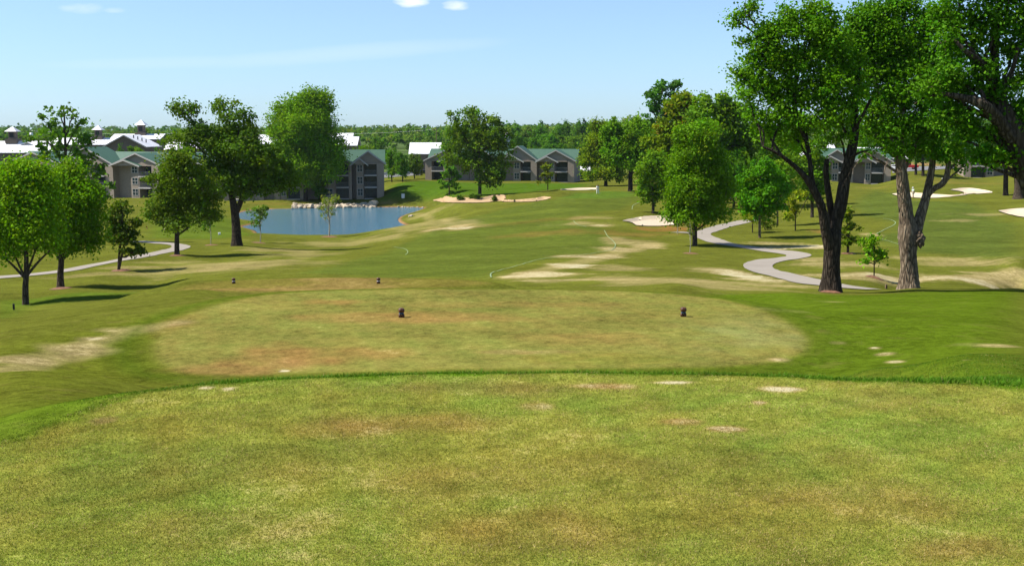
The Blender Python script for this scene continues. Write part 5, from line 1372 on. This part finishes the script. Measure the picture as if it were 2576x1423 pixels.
def barn(label, pxa, pxb, Y, ridge, eave, depth=11, name='long_hall', wallm='brown_brick', dormers=(), cup=(), gablefront=None, roofm='white_roof'):
    """long hall with pale metal roof, ridge across the view"""
    pc = (pxa + pxb) / 2; s = Y / FPX
    x = float(ray(pc, 370)[0]) * Y; z0 = gz(x, Y)
    w = (pxb - pxa) * s
    ze = float(P(pc, eave, Y)[2]) - z0; zr = float(P(pc, ridge, Y + depth / 2)[2]) - z0
    root = empty(name, (x, Y, z0), 0, label, 'building')
    wl = MB(); wl.box(-w/2 + 0.3, w/2 - 0.3, 0.5, depth - 0.5, -2, ze)
    wl.prism([(0.5, ze), (depth - 0.5, ze), (depth / 2, zr - 0.1)], 'x', -w/2 + 0.3, w/2 - 0.3)
    wl.build('wall', M[wallm], root)
    rf = MB(); rf.prism([(-0.2, ze - 0.15), (depth/2, zr), (depth/2, zr + 0.15), (-0.2, ze)], 'x', -w/2, w/2); rf.prism([(depth/2, zr), (depth + 0.2, ze - 0.15), (depth + 0.2, ze), (depth/2, zr + 0.15)], 'x', -w/2, w/2)
    rf.build('roof', M[roofm], root)
    k = (zr - ze) / (depth / 2 + 0.2)
    seam = MB(); ns = max(4, int(w / 1.1))
    for q in range(ns):
        xx = -w/2 + (q + 0.5) * w / ns
        seam.prism([(-0.2, ze + 0.002), (depth/2 - 0.02, zr + 0.145), (depth/2 - 0.02, zr + 0.21), (-0.2, ze + 0.06)], 'x', xx, xx + 0.05)
    seam.build('roof_seams', M[roofm], root)
    for q in range(max(2, int(w / 4))):
        xx = -w/2 + 1.2 + q * 4.0
        if xx + 1.4 > w/2 - 0.5: break
        f_ = MB().box(xx - 0.1, xx + 1.3, 0.44, 0.497, 1.0, 2.5).build('window', M['white'], root)
        MB().box(xx, xx + 1.2, 0.41, 0.439, 1.1, 2.4).build('pane', M['glass'], f_)
    for (dpx, dpy, dw) in dormers:
        dx = (dpx - pc) * s; dz = float(P(dpx, dpy, Y)[2]) - z0; wd = dw * s / 2; y_ = (dz - ze) / k + 0.6
        d = MB(); d.box(dx - wd, dx + wd, y_ - 0.2, y_ + 2.5, dz - 1.2, dz + 0.4); dd = d.build('dormer', M['brown_brick'], root)
        r_ = MB(); gable_roof(r_, dx - wd, dx + wd, y_ - 0.5, y_ + 3.6, dz + 0.4, wd * 0.45, ov=0.3, th=0.12); r_.build('dormer_roof', M[roofm], dd)
        MB().box(dx - wd * 0.75, dx + wd * 0.75, y_ - 0.23, y_ - 0.203, dz - 0.9, dz + 0.2).build('pane', M['glass'], dd)
    for (cpx, apex, ev, cw, basey) in cup:
        dx = (cpx - pc) * s; yy = depth / 2; YY = Y + yy; s2 = YY / FPX
        za = float(P(cpx, apex, YY)[2]) - z0; zee = float(P(cpx, ev, YY)[2]) - z0; zb = float(P(cpx, basey, YY)[2]) - z0; h = cw * s2 / 2
        c = MB(); c.box(dx - h*0.55, dx + h*0.55, yy - h*0.55, yy + h*0.55, zb, zee); c.box(dx - h*0.95, dx + h*0.95, yy - h*0.95, yy + h*0.95, min(zr - 0.6, zb - 0.8), zb + 0.004); cu_ = c.build('cupola', M['brown_brick'], root)
        p = MB(); b0 = 0; p.v = [(dx - h, yy - h, zee + 0.003), (dx + h, yy - h, zee + 0.003), (dx + h, yy + h, zee + 0.003), (dx - h, yy + h, zee + 0.003), (dx, yy, za)]; p.f = [(0, 3, 2, 1), (0, 1, 4), (1, 2, 4), (2, 3, 4), (3, 0, 4)]
        p.build('cupola_roof', M[roofm], cu_)
        MB().box(dx - h*0.35, dx + h*0.35, yy - h*0.58, yy - h*0.553, zb + (zee - zb) * 0.2, zb + (zee - zb) * 0.85).build('louvre', M['dark'], cu_)
    return root
barn('long white-roofed hall with dormer and cupola at the left edge', -70, 132, 335, 356, 384, dormers=[(56,369,30)], cup=[(14,318,331,30,349)])
barn('white-roofed hall with cupola half hidden by the tall thin-leaved tree', 128, 284, 352, 348, 364, cup=[(233,315,327,26,342)])
barn('far white ridge roof with the tallest cupola behind the dark gable', 276, 404, 366, 338, 350, cup=[(344,301,315,28,334)])
def front_gable(label, xl, xa, xr, Y, apex, ev, depth=14):
    s = Y / FPX; x = float(ray(xa, 370)[0]) * Y; z0 = gz(x, Y)
    root = empty('gabled_hall', (x, Y, z0), 0, label, 'building')
    l, r = (xl - xa) * s, (xr - xa) * s; w = min(-l, r)
    za = float(P(xa, apex, Y)[2]) - z0; ze = float(P(xa, ev, Y)[2]) - z0
    wl = MB(); wl.box(-w * 0.92, w * 0.92, 0.6, depth, -2, ze + 0.3); wl.prism([(-w * 0.92, ze + 0.3), (w * 0.92, ze + 0.3), (0, za - 0.2)], 'y', 0.6, depth); wl.build('wall', M['brown_brick'], root)
    rf = MB(); gable_roof(rf, -w, w, 0, depth + 0.5, ze, za - ze, ov=0.2, th=0.2); rf.build('roof', M['white_roof'], root)
    fa = MB(); rake(fa, -w, w, -0.003, ze, za - ze, ov=0.2); fa.build('fascia', M['fascia'], root)
    v = MB(); 
    for q in range(4): v.box(w * (0.28 + 0.13 * q), w * (0.28 + 0.13 * q) + 0.25, 3 + 1.2 * q, 3.25 + 1.2 * q, ze + (za - ze) * (0.75 - 0.13 * q), ze + (za - ze) * (0.75 - 0.13 * q) + 1.0)
    v.build('roof_vents', M['dark'], root)
front_gable('dark gabled hall with white-edged roof below the tallest cupola', 258, 312, 366, 330, 341, 370)
barn('white-roofed hall glimpsed through the leaning forked tree', 412, 582, 345, 352, 377, dormers=[(470,366,18)])
barn('white-roofed hall left of the tallest oak', 640, 745, 350, 340, 362)
barn('bright white stepped roof right of the tallest oak, upper part', 815, 884, 356, 336, 366)
barn('bright white stepped roof right of the tallest oak, lower part', 862, 899, 346, 345, 366, depth=9)
barn('small white metal roof left of the airy tall tree', 1028, 1108, 352, 360, 387, depth=10)
barn('large white-roofed hall behind the leaves of the dark forked tree', 2000, 2110, 330, 356, 392, depth=14)
barn('white-roofed hall showing between the two big trunks', 2170, 2290, 345, 372, 400, depth=14)
barn('white-roofed low garage beside the two-storey building', 1447, 1486, 305, 418, 430, depth=6, name='garage')

def silver_dome():
    Y = 345; x = float(ray(1275, 350)[0]) * Y; z0 = gz(x, Y); s = Y / FPX
    root = empty('domed_tank', (x, Y, z0), 0, 'silver domed tower above the two-storey building roof', 'tower')
    zt = float(P(1275, 334, Y)[2]) - z0; zs = float(P(1275, 346, Y)[2]) - z0; r = 8.5 * s
    prof = [(r, -1), (r, zs)] + [(r * 1.1 * math.cos(a), zs + (zt - zs) * math.sin(a)) for a in np.linspace(0, math.pi / 2 - 0.05, 7)]
    n_ = 20; V = [(p[0] * math.cos(2*math.pi*j/n_), p[0] * math.sin(2*math.pi*j/n_), p[1]) for p in prof for j in range(n_)]
    F = [(i*n_+j, i*n_+(j+1)%n_, (i+1)*n_+(j+1)%n_, (i+1)*n_+j) for i in range(len(prof)-1) for j in range(n_)]
    body = mesh_obj('tank_body', V[:2*n_], F[:n_], M['metal'], root, True)
    off = [tuple(i - n_ for i in f) for f in F[n_:]]
    mesh_obj('dome', V[n_:], off + [tuple(range(len(V) - 2*n_, len(V) - n_))], M['white_roof'], root, True)
silver_dome()

# poles and the wire across the far woods
poles = []
for i, (px, top, Y, lb) in enumerate([(1098,322,430,'thin utility pole rising above the small white metal roof'),(78,326,500,'utility pole at far left beyond the white roofs'),(620,322,460,'utility pole between the two tall trees left of the oak')]):
    x = float(ray(px, 350)[0]) * Y; z0 = gz(x, Y); zt = float(P(px, top, Y)[2]); h = zt - z0
    r = empty('utility_pole', (x, Y, z0), 0, lb, 'pole', 'utility poles')
    MB().tube((0, 0, -0.5), (0, 0, h), 0.16, 0.11, 8).build('pole', M['post'], r)
    MB().box(-1.1, 1.1, -0.06, 0.06, h - 0.7, h - 0.55).build('crossarm', M['post'], r)
    poles.append((px, x, Y, zt - 0.5))
poles.sort()
for (a, b, lb) in [(0, 1, 'power line sagging across the woods at left'), (1, 2, 'power line across the woods behind the tallest oak')]:
    p, q = poles[a], poles[b]; pts = []
    for t in np.linspace(0, 1, 14): pts.append((p[1] + (q[1]-p[1])*t, p[2] + (q[2]-p[2])*t, p[3] + (q[3]-p[3])*t - 3.0*4*t*(1-t)*0.6))
    v, f = tube_np(pts, [0.03] * 14, 5, 0); o = mesh_obj('power_line', v, np.array(f), M['metal']); setp(o, lb, 'wire')
# orange banded silo glimpsed at far left
Y = 420; x = float(ray(79, 342)[0]) * Y; z0 = gz(x, Y); zt = float(P(79, 334, Y)[2]) - z0
r = empty('chimney_stack', (x, Y, z0), 0, 'orange and white banded tower far left behind the white roofs', 'tower')
MB().tube((0, 0, -1), (0, 0, zt - 1.3), 0.7, 0.6, 14).build('shaft', M['orange'], r, True); MB().tube((0, 0, zt - 1.297), (0, 0, zt), 0.6, 0.55, 14).build('top_band', M['white'], r, True)

# ------------------------------------------------------------------ vehicles
def wheel(x, y, r, parent, w=0.2):
    t = MB(); t.tube((x, y - w/2, r), (x, y + w/2, r), r, r, 18); wo_ = t.build('wheel', M['tire'], parent, False)
    MB().tube((x, y - w/2 - 0.006, r), (x, y + w/2 + 0.006, r), r * 0.55, r * 0.55, 12).build('rim', M['chrome'], wo_)
def car(label, loc, rz, paint, group=None, pickup=False, name='parked_car'):
    r = empty(name, loc, rz, label, 'pickup' if pickup else 'car', group)
    L2, W2 = (2.6, 0.92) if pickup else (2.2, 0.87)
    if pickup:
        b = [(-L2, .45), (L2, .45), (L2, .85), (L2 - .2, 1.02), (L2 - 1.35, 1.08), (-L2, 1.08)]
        top = [(L2 - 1.45, 1.083), (L2 - 2.0, 1.68), (L2 - 2.15, 1.74), (L2 - 3.1, 1.74), (L2 - 3.3, 1.65), (L2 - 3.35, 1.083)]
    else:
        b = [(-L2, .35), (L2, .35), (L2, .7), (L2 - .25, .86), (L2 - 1.15, .95), (-L2 + .5, .98), (-L2, .85)]
        top = [(L2 - 1.25, .953), (L2 - 1.95, 1.38), (L2 - 2.2, 1.44), (-L2 + 1.3, 1.42), (-L2 + .55, .953)]
    MB().prism(b, 'y', -W2, W2).build('body', M[paint], r, bevel=0.05)
    MB().prism(top, 'y', -W2 + .12, W2 - .12).build('cab', M[paint], r, bevel=0.04)
    for s in (-1, 1):
        yy = s * (W2 - .12)
        g = [(p[0] * 0.93 + (top[1][0] + top[-1][0]) / 2 * 0.07, (p[1] - 1.2) * 0.72 + 1.22) for p in top]
        MB().prism(g, 'y', yy - 0.012 if s > 0 else yy - 0.008, yy + 0.012 if s > 0 else yy + 0.008).build('side_window', M['glass'], r)
    for x in (-L2 + .85, L2 - .85):
        for s in (-1, 1): wheel(x, s * (W2 - 0.06), 0.36 if pickup else 0.31, r)
    for s in (-1, 1):
        MB().box(L2 - .02, L2 + .02, s * (W2 - .25) - .14, s * (W2 - .25) + .14, .62, .78).build('headlight', M['white'], r)
        MB().box(-L2 - .02, -L2 + .02, s * (W2 - .2) - .1, s * (W2 - .2) + .1, .62, .82).build('tail_light', M['red'], r)
    return r
def onroad(px, py, Y=None):
    return at(px, py)
p = at(2282, 427); car('red pickup truck parked on the road behind the big pale-barked tree', p + np.array([0, 0, 0.12]), rad(176), 'red', pickup=True, name='pickup_truck')
p = at(2246, 429); car('white car parked left of the red pickup', p + np.array([0, 0, 0.12]), rad(165), 'white')
for (px, py, c, lb) in [(975,444,'grey_paint','grey car at the left of the car park beside the shaded building'),(1000,442,'dark_paint','dark car in the middle of the car park row'),(1040,440,'grey_paint','silver car nearest the tan two-storey building'),(1061,441,'dark_paint','dark car at the corner of the tan two-storey building')]:
    p = at(px, py); car(lb, p + np.array([0, 0, 0.1]), rad(rr_.choice([4, 184, 178])), c, 'cars in the car park')
def golf_cart(label, loc, rz, body='white'):
    r = empty('golf_cart', loc, rz, label, 'golf cart')
    MB().prism([(-1.1, .3), (1.1, .3), (1.15, .75), (0.75, .85), (0.6, .38), (-0.3, .38), (-0.35, .7), (-1.1, .75)], 'y', -.55, .55).build('body', M[body], r, bevel=0.03)
    MB().box(-.42, .0, -.5, .5, .70, .82).box(-.5, -.40, -.5, .5, .823, 1.2).build('seat', M['dark'], r)
    MB().box(-.95, .85, -.6, .6, 1.8, 1.86).build('canopy', M['white'], r, bevel=0.02)
    for x, x2 in ((-.8, -.85), (.8, .6)):
        for s in (-1, 1): MB().tube((x, s * .5, .74), (x2, s * .52, 1.8), .02).build('post', M['metal'], r)
    MB().tube((.7, -.25, .8), (.45, -.25, 1.05), .02).build('steering_column', M['dark'], r)
    for x in (-.75, .75):
        for s in (-1, 1): wheel(x, s * .5, .22, r, .16)
    for s in (-1, 1): MB().box(-1.12, -1.098, s * .4 - .07, s * .4 + .07, .58, .68).build('tail_light', M['red'], r)
p = at(1872, 492); golf_cart('pale golf cart with canopy half hidden left of the vivid green tree', p + np.array([0, 0, 0.11]), rad(75))

# ------------------------------------------------------------------ people
def person(label, loc, rz, shirt, trousers, pose='stand', hat=None, h=1.76):
    """one continuous skinned body, clothes as children"""
    r = empty('person', loc, rz, label, 'person')
    s = h / 1.76
    lean = 0.10 if pose == 'stand' else 0.32
    J = {'pel': (0, 0, .95), 'wst': (0.01, 0, 1.10), 'chs': (lean * .5, 0, 1.34), 'nck': (lean * .9, 0, 1.49), 'hd': (lean * 1.1 + .02, 0, 1.60), 'top': (lean * 1.1 + .02, 0, 1.72)}
    rad_ = {'pel': .15, 'wst': .13, 'chs': .16, 'nck': .062, 'hd': .095, 'top': .075}
    E = [('pel', 'wst'), ('wst', 'chs'), ('chs', 'nck'), ('nck', 'hd'), ('hd', 'top')]
    for sd, y in (('l', 1), ('r', -1)):
        st_ = .06 * (1 if sd == 'l' else -1)
        J.update({'hip' + sd: (0, y * .10, .90), 'kn' + sd: (.04 + st_, y * .12, .49), 'an' + sd: (-.02 + st_, y * .13, .09), 'toe' + sd: (.14 + st_, y * .15, .04),
                  'sh' + sd: (lean * .7, y * .19, 1.42), 'el' + sd: (lean * .7 + .06, y * .24, 1.13), 'wr' + sd: (lean * .7 + .26, y * .10, .98), 'hn' + sd: (lean * .7 + .33, y * .04, .93)})
        rad_.update({'hip' + sd: .105, 'kn' + sd: .065, 'an' + sd: .045, 'toe' + sd: .04, 'sh' + sd: .07, 'el' + sd: .045, 'wr' + sd: .03, 'hn' + sd: .034})
        E += [('pel', 'hip' + sd), ('hip' + sd, 'kn' + sd), ('kn' + sd, 'an' + sd), ('an' + sd, 'toe' + sd), ('chs', 'sh' + sd), ('sh' + sd, 'el' + sd), ('el' + sd, 'wr' + sd), ('wr' + sd, 'hn' + sd)]
    def skin_(name, keys, edges, grow, m, parent):
        ks = list(keys); me = bpy.data.meshes.new(name); me.from_pydata([tuple(c * s for c in J[k]) for k in ks], [(ks.index(a), ks.index(b)) for a, b in edges], [])
        o = bpy.data.objects.new(name, me); COL.objects.link(o); o.parent = parent
        md = o.modifiers.new('skin', 'SKIN'); md.use_smooth_shade = True
        for i, k in enumerate(ks):
            q = me.skin_vertices[0].data[i]; rr = (rad_[k] + grow) * s; q.radius = (rr, rr); q.use_root = (i == 0)
        o.modifiers.new('sub', 'SUBSURF').levels = 1; o.modifiers['sub'].render_levels = 1
        me.materials.append(m); return o
    skin_('body', J.keys(), E, 0, M['skin'], r)
    up = ['pel', 'wst', 'chs', 'shl', 'elr', 'shr', 'ell']
    skin_('shirt', ['chs', 'wst', 'pel', 'shl', 'ell', 'shr', 'elr'], [('chs', 'wst'), ('wst', 'pel'), ('chs', 'shl'), ('shl', 'ell'), ('chs', 'shr'), ('shr', 'elr')], .018, M[shirt], r)
    skin_('trousers', ['pel', 'hipl', 'knl', 'anl', 'hipr', 'knr', 'anr'], [('pel', 'hipl'), ('hipl', 'knl'), ('knl', 'anl'), ('pel', 'hipr'), ('hipr', 'knr'), ('knr', 'anr')], .022, M[trousers], r)
    cx, cy, cz = J['top']
    hm = MB(); v, f = tube_np([(cx*s, 0, (cz - .10)*s), (cx*s, 0, (cz - .02)*s), (cx*s, 0, (cz + .06)*s)], [.112*s, .112*s, .05*s], 12, 3, caps=True)
    mesh_obj('hair' if not hat else 'cap', v, f, M[hat or 'hair'], r, True)
    if hat: MB().box((cx + .08)*s, (cx + .2)*s, -.07*s, .07*s, (cz - .07)*s, (cz - .05)*s).build('brim', M[hat], r)
    c = MB(); hx, hy, hz = J['hnr']; c.tube((hx*s, 0, (hz + .12)*s), ((hx + .35)*s, .0, .06), .012, .008, 6); c.build('golf_club', M['metal'], r)
p = at(1503, 488.5); person('person in white shirt and white trousers standing on the green with a club', p, rad(-60), 'cloth_white', 'cloth_white')
p = at(2297, 499.5); person('person in pale green shirt and cap beside the long right bunker', p + np.array([0, 0, 0.1]), rad(200), 'cloth_green', 'cloth_tan', hat='cloth_white')
p = at(865 * 0 + 1014, 500)

# ------------------------------------------------------------------ tee markers, stakes, small things
def lathe_sq(profile, n_=24, pw=3.2):
    """rounded-square sections"""
    V = []
    for (r, z) in profile:
        for j in range(n_):
            a = 2 * math.pi * j / n_; c, s = math.cos(a), math.sin(a); k = (abs(c)**pw + abs(s)**pw) ** (-1 / pw)
            V.append((r * k * c, r * k * s, z))
    F = [(i*n_+j, i*n_+(j+1)%n_, (i+1)*n_+(j+1)%n_, (i+1)*n_+j) for i in range(len(profile)-1) for j in range(n_)]
    F.append(tuple(range((len(profile)-1)*n_, len(profile)*n_))); F.append(tuple(range(n_-1, -1, -1)))
    return V, F
def tee_marker(label, base, h, band, group='tee markers', rz=0.3):
    p = at(*base); r = empty('tee_marker', p, rz, label, 'tee marker', group)
    k = h / 0.165
    V, F = lathe_sq([(.034*k, .088*k), (.046*k, .094*k), (.052*k, .112*k), (.052*k, .135*k), (.045*k, .152*k), (.030*k, .163*k)]); mesh_obj('head', V, F, M['marker_brown'], r, True)
    V, F = lathe_sq([(.037*k, .060*k), (.040*k, .072*k), (.036*k, .089*k)]); mesh_obj('band', V, F, M[band], r, True)
    for s in (-1, 1):
        V, F = lathe_sq([(.020*k, -0.01), (.027*k, .008*k), (.027*k, .040*k), (.018*k, .064*k)], 16)
        V = [(x + s * .026*k, y, z) for x, y, z in V]; mesh_obj('foot', V, F, M['marker_brown'], r, True)
    return r
tee_marker('brown wooden tee marker with blue band, left one on the middle tee', (1010,798), 0.17, 'band_blue')
tee_marker('brown wooden tee marker with blue band, right one on the middle tee', (1719,796), 0.17, 'band_blue', rz=0.1)
tee_marker('dark tee marker with white band, left one on the far tee', (588,713), 0.19, 'band_white')
tee_marker('dark tee marker with white band, right one on the far tee', (952,713), 0.20, 'band_white', rz=0.5)
def stake(px, py, hpx, m, label, w=0.05, name='stake'):
    p = at(px, py); h = hpx * p[1] / FPX
    r = empty(name, p, 0.2, label, 'stake')
    MB().box(-w, w, -w, w, -0.1, h * 0.88).build('post', M[m], r, bevel=0.006)
    q = MB(); q.v = [(-w, -w, h*.883), (w, -w, h*.883), (w, w, h*.883), (-w, w, h*.883), (0, 0, h)]; q.f = [(0, 3, 2, 1), (0, 1, 4), (1, 2, 4), (2, 3, 4), (3, 0, 4)]; q.build('tip', M[m], r)
stake(2229,726,12,'post','short wooden stake in the grass just left of the pale-barked trunk')
stake(35,779,17,'dark','dark thin stake in the grass at the lower left of the leftmost tree')
stake(370,577,8,'orange','small yellow-orange stake in the grass left of the pond')
def white_box(px, py, w, h, label, m='white', name='utility_box'):
    p = at(px, py); s = p[1] / FPX; W_, H_ = w * s / 2, h * s
    r = empty(name, p, 0.3, label, 'box')
    MB().box(-W_, W_, -W_, W_, -0.1, H_ * .86).build('cabinet', M[m], r, bevel=0.04)
    MB().box(-W_ * 1.06, W_ * 1.06, -W_ * 1.06, W_ * 1.06, H_ * .863, H_).build('lid', M[m], r, bevel=0.03)
white_box(1091,447,8,15,'tall white utility box beside the parked cars left of the tan building')
white_box(552,590,6,5,'small white box in the grass left of the pond beside a sapling')
white_box(2372,453,4,5,'little white box on the slope left of the low tan building')
white_box(1014,498,7,10,'small white box by the shaded building corner near the pond')
# flat pale stone slabs left of the pond
def slab(px, py, wpx, label):
    p = at(px, py); w = wpx * p[1] / FPX
    V, F = lathe_sq([(w*.42, -0.05), (w*.5, .05), (w*.46, .16), (w*.3, .2)], 14, 2.6)
    o = mesh_obj('flat_stone', V, F, M['stone'], None, True); o.location = tuple(p); o.scale = (1, .55, 1); setp(o, label, 'stone')
slab(418,578,12,'flat pale stone in the grass left of the olive tree')
slab(2286,725,16,'flat pale stone at the foot of the pale-barked trunk')

# stones along the far edge of the pond
import bmesh
def rock_mesh(seed):
    rs = np.random.RandomState(seed); bm = bmesh.new(); bmesh.ops.create_icosphere(bm, subdivisions=3, radius=1.0)
    pl = [(Vector(rs.normal(0, 1, 3)).normalized(), rs.uniform(0.62, 0.9)) for _ in range(11)]
    for v in bm.verts:
        for n_, d in pl:
            k = v.co.dot(n_)
            if k > d: v.co -= n_ * (k - d)
        v.co *= 1 + 0.03 * rs.normal()
    me = bpy.data.meshes.new('boulder'); bm.to_mesh(me); bm.free(); me.materials.append(M['stone']); return me
rms = [rock_mesh(i) for i in range(6)]
rs = random.Random(8)
def rocks(x0, x1, n_, ya, yb, sz, label, group):
    for i in range(n_):
        px = x0 + (x1 - x0) * (i + rs.uniform(0, 1)) / n_; py = rs.uniform(ya, yb)
        p = at(px, py); o = bpy.data.objects.new('boulder', rms[rs.randrange(6)]); COL.objects.link(o)
        s = rs.uniform(*sz); o.scale = (s * rs.uniform(.9, 1.5), s, s * rs.uniform(.55, .85)); o.rotation_euler = (rs.uniform(-.2, .2), rs.uniform(-.2, .2), rs.uniform(0, 6)); o.location = (p[0], p[1], p[2] + s * .25)
        setp(o, label, 'boulder', group)
rocks(736, 945, 96, 515, 524.5, (0.30, 0.78), 'pale limestone boulder in the row along the far pond bank', 'boulders along the far pond bank')
rocks(1002, 1070, 10, 521, 524, (0.15, 0.35), 'small pale stone on the far right bank of the pond', 'small stones at the right pond corner')
p = at(938, 518); o = bpy.data.objects.new('boulder', rms[2]); COL.objects.link(o); o.location = (p[0], p[1], p[2] + .5); o.scale = (1.3, .8, .7); o.rotation_euler = (0, -.2, .3); setp(o, 'largest brown boulder at the right end of the boulder row', 'boulder')
p = at(1033, 545); o = bpy.data.objects.new('boulder', rms[3]); COL.objects.link(o); o.location = (p[0], p[1], p[2] + .1); o.scale = (.6, .35, .3); setp(o, 'single white stone on the right shore of the pond', 'boulder')
# strip of bare ground behind the boulders

# ------------------------------------------------------------------ air
hz = MB().box(-3520, 3520, -3520, 3520, -40, 60).build('haze', None)
hm = bpy.data.materials.new('air'); hm.use_nodes = True; ht = hm.node_tree; ht.nodes.clear()
ho = N(ht, 'ShaderNodeOutputMaterial'); hv = N(ht, 'ShaderNodeVolumePrincipled')
hv.inputs['Color'].default_value = (0.72, 0.86, 1.0, 1); hv.inputs['Density'].default_value = 0.00004; hv.inputs['Anisotropy'].default_value = 0.2
L(ht, hv.outputs[0], ho.inputs['Volume']); hz.data.materials.append(hm); setp(hz, kind='stuff')
